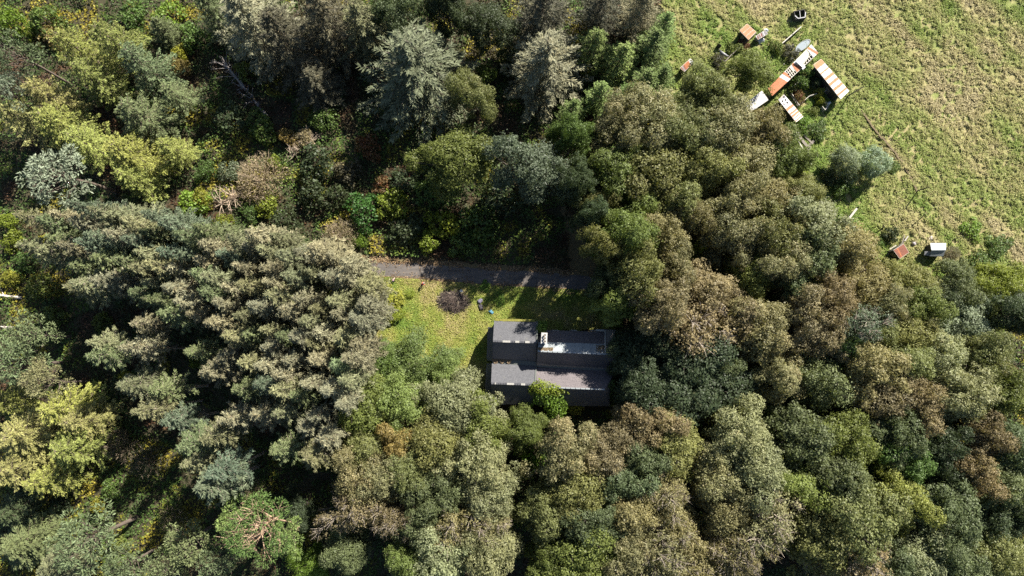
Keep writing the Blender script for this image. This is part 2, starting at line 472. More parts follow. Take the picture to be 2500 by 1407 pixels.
# ridges, verges and copings
def ridge(a, b, mat, n, wdt=0.3, name="ridge_tiles"):
    s = Solid(); A, B = P(*a), P(*b)
    for k in range(n):
        p, q = A.lerp(B, k / n + .004), A.lerp(B, (k + 1) / n - .004)
        s.beam(p + Vector((0, 0, .04)), q + Vector((0, 0, .04 + .012 * (k % 2))), wdt, 0.14)
    me = s.mesh(name, mat)
    return part(name, me)
ridge((1203.5, 833, HR), (1310, 836.2, HR), [M_SLATE], 18)
ridge((1227, 833.8, HR + .09), (1246, 834.3, HR + .09), [M_PALESTONE], 5, .32, "pale_ridge_tiles")
ridge((1258, 834.6, HR + .09), (1268, 834.9, HR + .09), [M_PALESTONE], 3, .32, "pale_ridge_tiles")
ridge((1282, 835.3, HR + .09), (1293, 835.6, HR + .09), [M_PALESTONE], 3, .32, "pale_ridge_tiles")
ridge((1199, 935.9, HR - .6), (1305, 939.5, HR - .6), [M_SLATE], 18)
for a, b in ((1208, 1211), (1238, 1255), (1272, 1282)):
    ridge((a, 936.2 + (a - 1206) * .035, HR - .52), (b, 936.2 + (b - 1206) * .035, HR - .52), [M_PALESTONE], 3, .3, "pale_ridge_tiles")
ridge((1313, 857.6, HR + .28), (1505, 866, HR + .28), [M_LEAD], 16, .22)
ridge((1309, 944.6, HR - .72), (1477, 951.2, HR - .72), [M_LEAD], 14, .2)
part("verge", Solid().beam(P(1477.4, 807, HE + .3), P(1477.6, 863, HR + .3), .22, .3).mesh("verge", M_PALESTONE))
part("verge", Solid().beam(P(1311.6, 786, HE + .1), P(1310.9, 836, HR + .1), .2, .25).mesh("verge", M_DOOR))
part("verge", Solid().beam(P(1308.9, 896, HV - .15), P(1305.9, 941, HR - .5), .2, .3).mesh("verge", M_DOOR))
part("coping", Solid().beam(P(1503.5, 846, HR - .6), P(1507, 868, HR + .35), .45, .35).mesh("coping", M_PALESTONE))
part("coping", Solid().beam(P(1507, 868, HR + .3), P(1504, 902, HV + .2), .4, .3).mesh("coping", M_PALESTONE))
part("wall_top", Solid().beam(P(1455, 806.5, HE), P(1502, 808.5, HE), .35, .3).mesh("wall_top", M_PALESTONE))
part("valley_gutter", Solid().slab([P(1202, 875, HV - .25), P(1502, 898, HV - .25), P(1502, 909, HV - .35), P(1201, 889, HV - .35)], .1).mesh("valley_gutter", M_DOOR))
part("lean_to_roof", Solid().slab([P(1191.5, 799, 3.4), P(1205, 799.5, 4.0), P(1201.5, 882, 4.0), P(1189.5, 880, 3.4)], .12).mesh("lean_to_roof", M_SLATE))
part("lean_to_roof", Solid().slab([P(1188, 887, 3.2), P(1200.5, 888, 3.9), P(1198.5, 985, 3.9), P(1185, 945, 3.2)], .12).mesh("lean_to_roof", M_SLATE))
s = Solid()
rng = random.Random(3)
for k in range(26):
    a = 1209 + k * 3.7; s.beam(P(a, 781.3 + k * .07, HE + .02), P(a + 3.9, 781.3 + k * .07, HE + .02), .3 + rng.random() * .16, .2 + rng.random() * .14)
part("mossy_gutter", s.mesh("mossy_gutter", M_MOSS))
def litter_heap(name, px0, px1, py0, py1, z, n, size, seed, zslope=0.0):
    r = np.random.default_rng(seed)
    a, b = r.random(n), r.random(n)
    b = b * (0.35 + 0.65 * np.abs(np.sin(a * 9)))
    pts = np.array([tuple(P(px0 + (px1 - px0) * i, py0 + (py1 - py0) * j, z + zslope * j)) for i, j in zip(a, b)])
    pts[:, 2] += r.random(n) * 0.12
    nr = r.normal(size=(n, 3)) * .5 + np.array([0, 0, 1.0])
    me = leaf_mesh(name, pts, nr, r.uniform(.12, .3, n) * size, .6, r.random(n), np.ones(n), M_DEBRIS, r)
    return part(name, me)
litter_heap("dead_leaves", 1202, 1248, 874, 888, HV - .2, 900, 1.0, 5)
litter_heap("dead_leaves", 1314, 1350, 849, 858, HR - .25, 700, .9, 6, .55)
litter_heap("dead_leaves", 1455, 1477, 843, 863, HR - .9, 400, .9, 8, 1.1)
# walls: a prism under each pair of roofs with gables, inset under the eaves
def gable_block(eave1, ridge_, eave2, lo=0.0):
    s = Solid(); V = []
    for i in (0, 1):
        e1, r_, e2 = P(*eave1[i]), P(*ridge_[i]), P(*eave2[i])
        V.append([Vector((e1.x, e1.y, lo)), e1, r_, e2, Vector((e2.x, e2.y, lo))])
    s.prism(V[0], V[1]); return s
w1 = gable_block([(1207.8, 785, HE - .2), (1310, 788, HE - .2)], [(1205, 832.6, HR - .3), (1309.5, 836, HR - .3)], [(1203.5, 880, HV - .45), (1308.5, 884, HV - .45)])
w2 = gable_block([(1312, 808, HE - .35), (1501, 810, HE - .35)], [(1312.5, 857, HR - .1), (1503.5, 865, HR - .1)], [(1310.2, 893, HV - .3), (1502, 903, HV - .3)])
w3 = gable_block([(1203.2, 886, HV - .5), (1308, 893, HV - .5)], [(1200.5, 935.7, HR - .9), (1304.6, 939.3, HR - .9)], [(1200.5, 983, HE - .9), (1303, 986, HE - .9)])
w4 = gable_block([(1309.5, 898, HV - .6), (1501, 907, HV - .6)], [(1309.5, 944.3, HR - 1.05), (1476, 951, HR - 1.05)], [(1309, 987, HE - 1.0), (1488, 989, HE - 1.0)])
for s in (w1, w2, w3, w4): part("wall", s.mesh("wall", M_STONE))
for x, y, wd in ((1196, 842, 0.95), (1192, 932, .9)):
    a = P(x, y, 0); part("lean_to_wall", Solid().box((a.x, a.y, 1.65), (wd - .25, 5.0, 3.25), rad(-1.7)).mesh("lean_to_wall", M_STONE))
# windows and a door in the two long walls
def opening(px, py, z, wd, ht, south=False, door=False):
    p = P(px, py, z); d = -1 if south else 1
    if door:
        dd = part("door", Solid().box((p.x, p.y + d * .06, ht / 2 + .02), (wd, .12, ht), rad(-1.7)).mesh("door", M_DOOR))
        part("door_handle", Solid().box((p.x + wd * .36, p.y + d * .15, 1.05), (.12, .06, .05)).mesh("door_handle", M_DULL), dd)
        return
    wn_ = part("window", Solid().box((p.x, p.y + d * .05, z), (wd, .1, ht), rad(-1.7)).mesh("window", M_GLASS))
    f = Solid()
    for ox, oz, sx, sz in ((-.5, 0, .09, ht), (.5, 0, .09, ht), (0, .5, wd + .09, .09), (0, -.5, wd + .2, .1), (0, 0, .06, ht), (0, 0.02, wd, .06)):
        f.box((p.x + ox * wd, p.y + d * .12, z + oz * ht), (sx, .07, sz), rad(-1.7))
    part("window_frame", f.mesh("window_frame", M_FRAME), wn_)
for px in (1228, 1285): opening(px, 785.6 + (px - 1208) * .03, 3.1, 1.0, 1.3)
opening(1257, 787, 1.05, 1.0, 2.1, door=True)
for px in (1355, 1400, 1450): opening(px, 808.6, 3.0, 1.0, 1.3)
for px in (1225, 1270): opening(px, 984.6, 2.7, 1.0, 1.3, True)
for px in (1420, 1460): opening(px, 988.6, 2.7, 1.0, 1.3, True)
# chimney with three pots, on the joint of the upper range
ch = P(1322, 828, 0)
chim = part("chimney", Solid().box((ch.x, ch.y, 7.4), (.82, 1.62, 5.2), rad(-3)).box((ch.x, ch.y, 10.05), (.98, 1.78, .2), rad(-3)).mesh("chimney", M_RENDER))
def pot_mesh(r, h, x, y, z, k=12):
    bm = bmesh.new()
    prof = [(r * .8, 0), (r * 1.0, .08), (r * .86, h * .75), (r * 1.05, h * .88), (r * 1.05, h), (r * .68, h), (r * .62, h * .15)]
    rings = []
    for pr, pz in prof:
        rings.append([bm.verts.new((x + pr * math.cos(2 * math.pi * i / k), y + pr * math.sin(2 * math.pi * i / k), z + pz)) for i in range(k)])
    for a, b in zip(rings[:-1], rings[1:]):
        for i in range(k): bm.faces.new((a[i], a[(i + 1) % k], b[(i + 1) % k], b[i]))
    f = bm.faces.new(rings[-1]); f.material_index = 1
    bmesh.ops.recalc_face_normals(bm, faces=bm.faces)
    me = bpy.data.meshes.new("chimney_pot"); bm.to_mesh(me); bm.free()
    me.materials.append(M_POT); me.materials.append(M_FLUE_BLACK); return me
for k in (-1, 0, 1): part("chimney_pot", pot_mesh(.21, .45, ch.x + .1 + k * .01, ch.y + k * .5, 10.15), chim)
ch2 = P(1318, 944, HR)
chim2 = part("chimney", Solid().box((ch2.x, ch2.y, 7.4), (.9, .9, 2.6)).mesh("chimney", M_STONE))
part("chimney_pot", pot_mesh(.22, .55, ch2.x, ch2.y, 8.7), chim2)
aer = P(1478, 799, 0)
tb = Tubes(); tb.add([(aer.x, aer.y, 0), (aer.x, aer.y, 6.2)], [.06, .05], 8)
part("drainpipe", tb.mesh("drainpipe", M_LEAD))

# ------------------------------------------------------------------ sheds in the yard
def crop3(x, y): return (1850 + x * 280 / 1791, 90 + y * 280 / 1791)
def crop5(x, y): return (1640 + x * 350 / 2238, 20 + y * 350 / 2238)
def shed(label, corners, hts, stops, wall=M_DARKWOOD, door=None, across=False, roofname="roof", group=None, over=0.12, holes=()):
    """corners: four px points of the roof, a->b along the sheets' row; hts: their heights"""
    q = [P(px, py, h) for (px, py), h in zip(corners, hts)]
    ctr = sum(q, Vector()) / 4
    ax = q[1] - q[0]; rz = math.atan2(ax.y, ax.x)
    root = thing("tin_shed", label, "shed", (q[0].x, q[0].y, 0), rz, group)
    L = Vector((ax.x, ax.y)).length
    W = (Matrix.Rotation(-rz, 3, 'Z') @ (q[3] - q[0])).y
    wl = Solid()
    ins = [p.lerp(Vector((ctr.x, ctr.y, p.z)), over) - Vector((0, 0, .12)) for p in q]
    wl.prism([Vector((p.x, p.y, 0)) for p in ins], ins)
    obj("wall", localised(wl.mesh("wall", wall), root), root)
    if stops:
        rm = iron_material("corrugated_iron", stops, W if across else L, across=across)
        obj(roofname, localised(Solid().slab(q, .06).mesh(roofname, rm), root), root)
        ed = Solid()
        for i in range(4):
            ed.beam(q[i] + Vector((0, 0, -.07)), q[(i + 1) % 4] + Vector((0, 0, -.07)), .09, .12)
        obj("eaves_board", localised(ed.mesh("eaves_board", M_PALEWOOD), root), root)
    if door is not None:
        i, t0, t1, h = door
        a, b = ins[i], ins[(i + 1) % 4]
        A, B = a.lerp(b, t0), a.lerp(b, t1)
        nrm = (b - a).cross(Vector((0, 0, 1))).normalized()
        if nrm.dot(a - ctr) < 0: nrm = -nrm
        s = Solid().prism([Vector((A.x, A.y, .05)) + nrm * .005, Vector((B.x, B.y, .05)) + nrm * .005, Vector((B.x, B.y, .05)) + nrm * .06, Vector((A.x, A.y, .05)) + nrm * .06],
                          [Vector((A.x, A.y, h)) + nrm * .005, Vector((B.x, B.y, h)) + nrm * .005, Vector((B.x, B.y, h)) + nrm * .06, Vector((A.x, A.y, h)) + nrm * .06])
        obj("door", localised(s.mesh("door", M_WOOD), root), root)
    return root, q
YG = "tin sheds round the overgrown yard"
shed("small square shed with bright orange rusted roof ruled by pale lines, on field edge", [crop5(1062, 350), crop5(1178, 247), crop5(1310, 370), crop5(1200, 492)], [2.6, 2.3, 2.3, 2.6],
     [(0, 'r'), (.32, 'w'), (.335, 'r'), (.66, 'w'), (.675, 'r')], across=True, door=(3, .35, .65, 1.9), group=YG)
shed("low mottled shed with grey and dull red roof, beside the square orange-roofed shed", [crop5(1310, 440), crop5(1450, 350), crop5(1500, 400), crop5(1350, 490)], [2.1, 2.1, 1.8, 1.8],
     [(0, 'w'), (.1, 'd'), (.2, 'g'), (.34, 'd'), (.42, 'w'), (.5, 'd'), (.62, 'g'), (.75, 'w'), (.86, 'g')], wall=M_DULL, group=YG)
shed("little striped rusty shed half hidden by bushes at the wood's edge", [crop5(130, 935), crop5(290, 790), crop5(350, 840), crop5(200, 990)], [2.4, 2.4, 2.0, 2.0],
     [(0, 'd'), (.14, 'g'), (.24, 'd'), (.38, 'r'), (.80, 'w')], door=(3, .3, .7, 1.7), group=YG)
shed("long shed with white roof crossed by six ragged rust stripes", [crop3(990, 350), crop3(1425, 845), crop3(1295, 970), crop3(872, 440)], [2.3, 2.3, 3.1, 3.1],
     [(0, 'r'), (.13, 'w'), (.245, 'r'), (.285, 'w'), (.40, 'r'), (.475, 'w'), (.565, 'r'), (.635, 'w'), (.72, 'r'), (.79, 'w'), (.88, 'r'), (.93, 'w')], door=(2, .25, .4, 1.9), group=YG)
rt, q = shed("short shed with half-white half rust-striped roof pierced by dark holes", [crop3(410, 905), crop3(708, 1248), crop3(600, 1330), crop3(325, 985)], [2.0, 2.0, 2.5, 2.5],
     [(0, 'g'), (.08, 'w'), (.42, 'r'), (.52, 'w'), (.62, 'r'), (.69, 'w'), (.72, 'r'), (.80, 'w'), (.83, 'r'), (.87, 'w'), (.93, 'r'), (.97, 'w')], group=YG)
for (u, v) in ((.06, .22), (.17, .30), (.28, .36), (.13, .72), (.24, .78)):  # flat dark patches laid on the roof paint the shade in its holes
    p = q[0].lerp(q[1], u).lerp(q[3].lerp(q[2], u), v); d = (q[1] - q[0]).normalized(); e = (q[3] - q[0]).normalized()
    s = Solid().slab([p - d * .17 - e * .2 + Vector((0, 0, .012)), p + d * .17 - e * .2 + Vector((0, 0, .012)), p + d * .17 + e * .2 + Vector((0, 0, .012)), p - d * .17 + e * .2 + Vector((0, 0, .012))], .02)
    obj("hole_shade_patch", localised(s.mesh("hole_shade_patch", M_VOID), rt), rt)
shed("pale blue-white tin roof mostly buried under tree crowns beside the orange roof", [crop3(-235, 1080), crop3(65, 845), crop3(165, 985), crop3(-150, 1200)], [2.7, 2.7, 2.3, 2.3],
     [(0, 'w'), (.5, 'w')], wall=M_DULL, group=YG)
# the long broken range: roof in four pieces over an open frame
A0, A1 = P(*crop3(835, 120), 2.3), P(*crop3(160, 815), 2.3)      # outer edge
B0, B1 = P(*crop3(945, 255), 2.9), P(*crop3(222, 922), 2.9)      # yard edge
rz = math.atan2((A1 - A0).y, (A1 - A0).x)
rng_ = thing("broken_shed", "long collapsing shed whose roof changes from white to open rafters to solid orange rust", "shed", (A0.x, A0.y, 0), rz, YG)
def bit(u, v): return A0.lerp(A1, u).lerp(B0.lerp(B1, u), v)
def rpart(name, s, mat, parent=rng_):
    return obj(name, localised(s.mesh(name, mat), rng_), parent)
wl = Solid()
for a, b in (((0.01, .03), (.99, .03)), ((.01, .97), (.99, .97)), ((.01, .03), (.01, .97)), ((.99, .03), (.99, .97)), ((.5, .03), (.5, .97))):
    p, r_ = bit(*a), bit(*b)
    d = (r_ - p); sd_ = d.cross(Vector((0, 0, 1))).normalized() * .09
    wl.prism([Vector((k.x, k.y, 0)) for k in (p + sd_, p - sd_, r_ - sd_, r_ + sd_)], [k - Vector((0, 0, .14)) for k in (p + sd_, p - sd_, r_ - sd_, r_ + sd_)])
rpart("wall", wl, M_DARKWOOD)
fl = Solid().slab([Vector((bit(u, v).x, bit(u, v).y, .12)) for u, v in ((.02, .04), (.98, .04), (.98, .96), (.02, .96))], .1)
rpart("shade_dark_floor", fl, M_VOID)  # near-black colour stands in for the shade under the open rafters
fr = Solid()
for v in (0.02, .34, .66, .98): fr.beam(bit(.0, v) - Vector((0, 0, .05)), bit(.62, v) - Vector((0, 0, .05)), .1, .1)
for u in (.105, .15, .19, .24, .29, .46, .5, .535, .57, .61): fr.beam(bit(u, 0) - Vector((0, 0, .06)), bit(u, 1) - Vector((0, 0, .06)), .12, .1)
rpart("rafters", fr, M_PALEWOOD)
lenA = (A1 - A0).length
def sheet(name, u0, u1, stops, v0=0.0, v1=1.0, lift=0.0, mat=None):
    qd = [bit(u0, v0), bit(u1, v0), bit(u1, v1), bit(u0, v1)]
    qd = [k + Vector((0, 0, .035 + lift)) for k in qd]
    mt = mat or iron_material("corrugated_iron", [((u0 + p * (u1 - u0)) if p else 0.0, k) for p, k in stops], lenA)
    return rpart(name, Solid().slab(qd, .05), mt)
sheet("roof_sheet", 0, .105, [(0, 'w'), (.5, 'r'), (.93, 'w')])
s = Solid(); jag = [(.11, 0), (.30, 0), (.30, .62), (.275, .86), (.25, .7), (.225, .80), (.2, .62), (.17, .66), (.15, .52), (.128, .55), (.118, .2)]
top = [bit(*k) + Vector((0, 0, .04)) for k in jag]
s.prism([k - Vector((0, 0, .04)) for k in top], top)
rpart("torn_lining", s, M_BOARD)
sheet("roof_sheet", .30, .36, [(0, 'w')], 0, 1.18, .02, M_GALV)
fold = Solid(); k0, k1, k2, k3 = bit(.335, .1), bit(.40, .05), bit(.365, .95), bit(.325, 1.0)
fold.slab([k0 + Vector((0, 0, .10)), k1 + Vector((0, 0, .55)), k2 + Vector((0, 0, .45)), k3 + Vector((0, 0, .1))], .03)
rpart("folded_sheet", fold, M_GALV)
sheet("roof_sheet", .37, .455, [(0, 'w'), (.55, 'r')], 0, .96)
rpart("torn_lining", Solid().slab([bit(u, v) + Vector((0, 0, .03)) for u, v in ((.468, .05), (.51, .08), (.505, .72), (.475, .6))], .03), M_BOARD)
sheet("roof_sheet", .60, 1.0, [(0, 'w'), (.05, 'r'), (.17, 'w'), (.34, 'r'), (.70, 'r')], -.03, 1.03)
# yard clutter
def wpts(f, pts, z): return [P(*f(*p), z) for p in pts]
def rail_fence(name, label, pts, h, mat, rails=2, cat="fence", group=None, post_w=.1):
    root = thing(name, label, cat, (pts[0].x, pts[0].y, 0), 0, group)
    for a, b in zip(pts[:-1], pts[1:]):
        for k in range(rails):
            z = h * (1 - .42 * k)
            obj("rail", localised(Solid().beam(Vector((a.x, a.y, z)), Vector((b.x, b.y, z)), .09, .12).mesh("rail", mat), root), root)
    for p in pts:
        obj("post", localised(Solid().box((p.x, p.y, (h + .1) / 2), (post_w, post_w, h + .1)).mesh("post", mat), root), root)
    return root
rail_fence("pen_rail", "bleached rail pen around the russet bush in the yard", wpts(crop3, [(495, 820), (598, 745), (645, 780)], .0), 1.2, M_PALEWOOD, 2, "fence", "old pen rails in the yard")
rail_fence("pen_rail", "angled pale rails between the holed shed and the russet bush", wpts(crop3, [(490, 925), (600, 1105), (765, 960), (870, 930)], 0), 1.2, M_PALEWOOD, 2, "fence", "old pen rails in the yard")
rail_fence("pen_rail", "bent grey rail below the yellow bush in the yard", wpts(crop3, [(920, 960), (985, 895), (1075, 855), (1145, 850)], 0), 1.2, M_PALEWOOD, 2, "fence", "old pen rails in the yard")
rail_fence("pen_rail", "short rail leaning on the striped shed above the yellow bush", wpts(crop3, [(960, 860), (1075, 735)], 0), 1.3, M_WOOD, 2, "fence", "old pen rails in the yard")
rail_fence("pen_rail", "broken gate-like frame at the open bottom corner of the yard", wpts(crop3, [(990, 1045), (1062, 1098), (1000, 1180), (960, 1130)], 0), 1.3, M_PALEWOOD, 3, "gate", "old pen rails in the yard")
pl = thing("prop_beam", "pale beam propped against the striped shed at its top end", "beam", tuple(P(*crop3(850, 520), 0)))
obj("beam", localised(Solid().beam(P(*crop3(850, 522), 1.5), P(*crop3(1010, 600), 2.2), .14, .14).mesh("beam", M_PALEWOOD), pl), pl)
obj("rope", localised(Solid().beam(P(*crop3(1008, 599), 2.2), P(*crop3(1010, 600), .1), .04, .04).mesh("rope", M_WOOD), pl), pl)
a = P(*crop3(1090, 1050), .5)
cyl = Tubes(); cyl.add([a + Vector((-.45, -.28, 0)), a + Vector((-.44, -.275, 0)), a + Vector((.44, .275, .1)), a + Vector((.45, .28, .1))], [.02, .24, .24, .02], 10)
o = obj("water_drum", cyl.mesh("water_drum", M_GALV)); tag(o, "small white drum lying beside the broken frame at the yard mouth", "drum")
def low_wall(name, label, f, pts, h, th, mat, cap=None, cat="wall"):
    w_ = [P(*f(*p), 0) for p in pts]
    root = thing(name, label, cat, (w_[0].x, w_[0].y, 0))
    s, c_ = Solid(), Solid()
    for a, b in zip(w_[:-1], w_[1:]):
        n = max(1, int((b - a).length / .9))
        for k in range(n):
            p, q_ = a.lerp(b, k / n), a.lerp(b, (k + 1) / n - .003)
            hh = h * random.uniform(.86, 1.0)
            jj = (0 if th < .2 else 1) * Vector((random.uniform(-.5, .5), random.uniform(-.5, .5), 0)) * th * .9; p = p + jj; q_ = q_ + jj if th > .2 else q_
            s.beam(p + Vector((0, 0, hh / 2)), q_ + Vector((0, 0, hh / 2)), th, hh)
            c_.beam(p + Vector((0, 0, hh + .05)), q_ + Vector((0, 0, hh + .05)), th + .02, .08)
    obj("wall_body", localised(s.mesh("wall_body", mat), root), root)
    obj("coping", localised(c_.mesh("coping", cap or mat), root), root)
    return root
low_wall("sheet_wall", "straight thin wall with white top edge beside the oval water tank", crop5, [(1640, 635), (1972, 345)], 1.5, .14, M_DARKWOOD, M_PALEWOOD)
low_wall("board_fence", "dark low board fence running diagonally between the square orange shed and trees", crop5, [(1290, 420), (900, 770), (800, 880)], 1.1, .12, M_WOOD, M_WOOD, "fence")
low_wall("rubble_dyke", "tumbled earth dyke curving across the field past the willows", lambda x, y: (x, y), [(2100, 272), (2125, 312), (2150, 340), (2178, 372), (2200, 402), (2222, 438), (2236, 470)], .55, .26, simple("bare_earth_bank", (0.06, 0.044, 0.03), .95, .5, 2.0, 0, 1.0), simple("dead_grass_cap", (.15, .115, .065), .95, .5, 4.0, 0, 1.0))
# oval tank
def oval(name, label, c, rx, ry, h, rz, mat, inner, cat):
    bm = bmesh.new(); k = 24; rings = []
    for r_, z in ((1, 0), (1.0, h), (.93, h), (.9, h - .08)):
        rings.append([bm.verts.new((rx * r_ * math.cos(2 * math.pi * i / k), ry * r_ * math.sin(2 * math.pi * i / k), z)) for i in range(k)])
    for a, b in zip(rings[:-1], rings[1:]):
        for i in range(k): bm.faces.new((a[i], a[(i + 1) % k], b[(i + 1) % k], b[i]))
    bmesh.ops.recalc_face_normals(bm, faces=bm.faces)
    me = bpy.data.meshes.new(name); bm.to_mesh(me); me.materials.append(mat); bm.clear()
    bm.faces.new([bm.verts.new((rx * .9 * math.cos(2 * math.pi * i / k), ry * .9 * math.sin(2 * math.pi * i / k), h - .075)) for i in range(k)])
    me2 = bpy.data.meshes.new("lid"); bm.to_mesh(me2); bm.free(); me2.materials.append(inner)
    root = thing(name, label, cat, (c.x, c.y, 0), rz)
    obj("tank", me, root); obj("water", me2, root)
    return root
oval("water_tank", "blue-grey oval tank lying between the thin wall and the broken shed", P(*crop5(2045, 585), .7), 1.7, .68, .75, rad(38), M_DULL, simple("tank_water", (0.12, 0.165, 0.20), .35, .2), "tank")
# dark box with notched top out in the grass
c = P(*crop5(1950, 160), 0)
root = thing("feed_box", "lone dark box with a U-shaped grey rim standing in the open field", "box", (c.x, c.y, 0), rad(10))
s = Solid()
for x, y, sx, sy in ((-.95, 0, .1, 1.5), (.95, 0, .1, 1.5), (0, -.75, 2.0, .1), (0, .75, 2.0, .1)): s.box((x, y, .75), (sx, sy, 1.5))
obj("body", s.mesh("body", M_DARKWOOD), root)
obj("rim", Tubes().mesh("rim", M_DULL) if 0 else Solid().beam((-1, -.1, 1.56), (-.6, -.7, 1.56), .16, .1).beam((-.6, -.72, 1.56), (.7, -.72, 1.57), .16, .1).beam((.72, -.72, 1.56), (1.02, .2, 1.56), .16, .1).beam((-.1, -.6, 1.55), (.02, .6, 1.55), .09, .08).mesh("rim", M_DULL), root)
obj("floor_board", Solid().box((0, 0, .2), (1.8, 1.4, .1)).mesh("floor_board", M_VOID), root)
obj("leg", Solid().box((-.8, -.9, .3), (.14, .14, .6)).mesh("leg", M_WOOD), root); obj("leg", Solid().box((.8, -.9, .3), (.14, .14, .6)).mesh("leg", M_WOOD), root)
# curled iron sheets by the fence
def curled(label, f, quad, z, mat):
    q4 = [P(*f(*p), zz) for p, zz in zip(quad, z)]
    V, F, n = [], [], 8
    for i in range(n + 1):
        u = i / n
        a, b = q4[0].lerp(q4[1], u), q4[3].lerp(q4[2], u)
        for j in range(n + 1):
            p = a.lerp(b, j / n); p.z += .25 * math.sin(j / n * 3.1) * math.sin(u * 2.5) + .02 * (i % 2); V.append(p)
    for i in range(n):
        for j in range(n):
            k = i * (n + 1) + j; F.append((k, k + 1, k + n + 2, k + n + 1))
    me = py_mesh("iron_sheet", V, F, mat)
    root = thing("iron_sheet", label, "metal sheet", (q4[0].x, q4[0].y, 0), 0, "loose iron sheets")
    o = obj("sheet", localised(me, root), root); md = o.modifiers.new("thickness", 'SOLIDIFY'); md.thickness = .03
    obj("support", localised(Solid().beam(Vector((q4[0].x, q4[0].y, 0)), q4[0], .08, .08).mesh("support", M_WOOD), root), root)
curled("curled grey iron sheet at the foot of the diagonal board fence", crop5, [(740, 640), (915, 765), (800, 765), (745, 735)], [1.2, .5, .3, .5], M_DULL)
curled("upright dark sheet with pale top standing in rough grass beside the curled sheet", crop5, [(690, 590), (735, 555), (780, 600), (720, 650)], [.3, 1.6, 1.4, .3], M_DARKWOOD)
curled("flat silvery sheet lying in front of the mottled shed", crop5, [(1335, 500), (1440, 470), (1450, 540), (1370, 570)], [.9, 1.0, .4, .4], M_GALV)
curled("small silver scrap sheet at the end of the mottled shed", crop5, [(1430, 330), (1480, 318), (1515, 360), (1480, 380)], [1.7, 1.5, 1.2, 1.4], M_GALV)
# two huts by the wood
def crop4(x, y): return (2120 + x * 260 / 2500, 540 + y * 260 / 2500)
shed("brick-red rusty hut with dark front, half sunk in bushes at field corner", [crop4(595, 685), crop4(830, 540), crop4(950, 735), crop4(740, 880)], [2.6, 2.6, 2.2, 2.2], [(0, 'd'), (.3, 'r'), (.42, 'd'), (.7, 'd')], door=(3, .25, .75, 1.9), group="huts at the bottom corner of the field", over=.05)
q = [crop4(1460, 520), crop4(1825, 520), crop4(1820, 668), crop4(1480, 672)]
q2 = [crop4(1480, 682), crop4(1820, 676), crop4(1760, 830), crop4(1440, 825)]
base = P(*crop4(1640, 680), 0)
hut = thing("white_hut", "white-roofed ridged hut with dark open porch at field corner", "shed", (base.x, base.y, 0), rad(-1), "huts at the bottom corner of the field")
hz = [2.2, 2.2, 2.9, 2.9]
def hpart(name, s, mat): return obj(name, localised(s.mesh(name, mat), hut), hut)
hpart("roof", Solid().slab([P(*k, z) for k, z in zip(q, hz)], .05), M_GALV)
hpart("roof", Solid().slab([P(*k, z) for k, z in zip(q2, [2.88, 2.88, 2.1, 2.1])], .05), M_LEAD)
hpart("porch_roof", Solid().slab([P(*crop4(*k), z) for k, z in (((1325, 715), 2.3), ((1478, 715), 2.4), ((1440, 812), 2.1), ((1310, 800), 2.0))], .05), M_DULL)
hpart("ridge_cap", Solid().beam(P(*crop4(1480, 677), 2.93), P(*crop4(1820, 672), 2.93), .2, .08), M_LEAD)
e = [P(*crop4(1485, 540), 2.1), P(*crop4(1485, 677), 2.75), P(*crop4(1465, 800), 2.0)]
f_ = [P(*crop4(1800, 540), 2.1), P(*crop4(1800, 672), 2.75), P(*crop4(1745, 805), 2.0)]
hpart("wall", Solid().prism([Vector((e[0].x, e[0].y, 0)), *e, Vector((e[2].x, e[2].y, 0))], [Vector((f_[0].x, f_[0].y, 0)), *f_, Vector((f_[2].x, f_[2].y, 0))]), M_DARKWOOD)
hpart("door", Solid().box((*P2(*crop4(1488, 630), 1), 1.0), (.12, .9, 1.9)), M_VOID)  # near-black slab painted as the shade of the open doorway
# planks by the red hut, boxes, bags, poles
def plank(label, f, a, b, za, zb, wd, mat, group="loose timbers in the field corner", name="plank"):
    A, B = P(*f(*a), za), P(*f(*b), zb)
    o = obj(name, Solid().beam(A, B, wd, .12).mesh(name, mat)); tag(o, label, "timber", group); return o
plank("long dark plank leaning past the upper edge of the red hut", crop4, (430, 800), (830, 500), .5, 1.4, .22, M_WOOD)
plank("pale plank lying just outside the red hut's roof edge", crop4, (500, 660), (655, 570), 1.0, 1.2, .14, M_PALEWOOD)
plank("grey plank sticking out beyond the red hut's top corner", crop4, (790, 520), (850, 330), .9, .9, .18, M_WOOD)
plank("bleached plank fanned beside the grey one at the red hut", crop4, (850, 470), (935, 350), .7, .9, .22, M_PALEWOOD)
for lab_, a_, b_, za_, zb_, wd_, mt_ in (("pale batten lying under the striped long shed's lower corner", (1180, 930), (1225, 985), .3, .5, .16, M_PALEWOOD), ("grey board dropped beside the drum at the yard mouth", (1120, 1085), (1060, 1150), .3, .4, .25, M_WOOD),
        ("rusty strip lying in the scrub above the broken shed", (560, 250), (640, 190), .5, .6, .3, M_DULL), ("dark plank across the scrub between thin wall and oval tank", (470, 180), (560, 120), .5, .7, .2, M_WOOD), ("bleached batten against the broken shed's outer wall", (380, 480), (412, 425), .3, 1.6, .12, M_PALEWOOD)):
    plank(lab_, crop3, a_, b_, za_, zb_, wd_, mt_, "loose timbers round the yard")
ident = lambda x, y: (x, y)
plank("whitish fallen plank at the edge of the broadleaf wood below the willows", ident, (2072, 535), (2092, 509), .9, 1.1, .35, M_PALEWOOD)
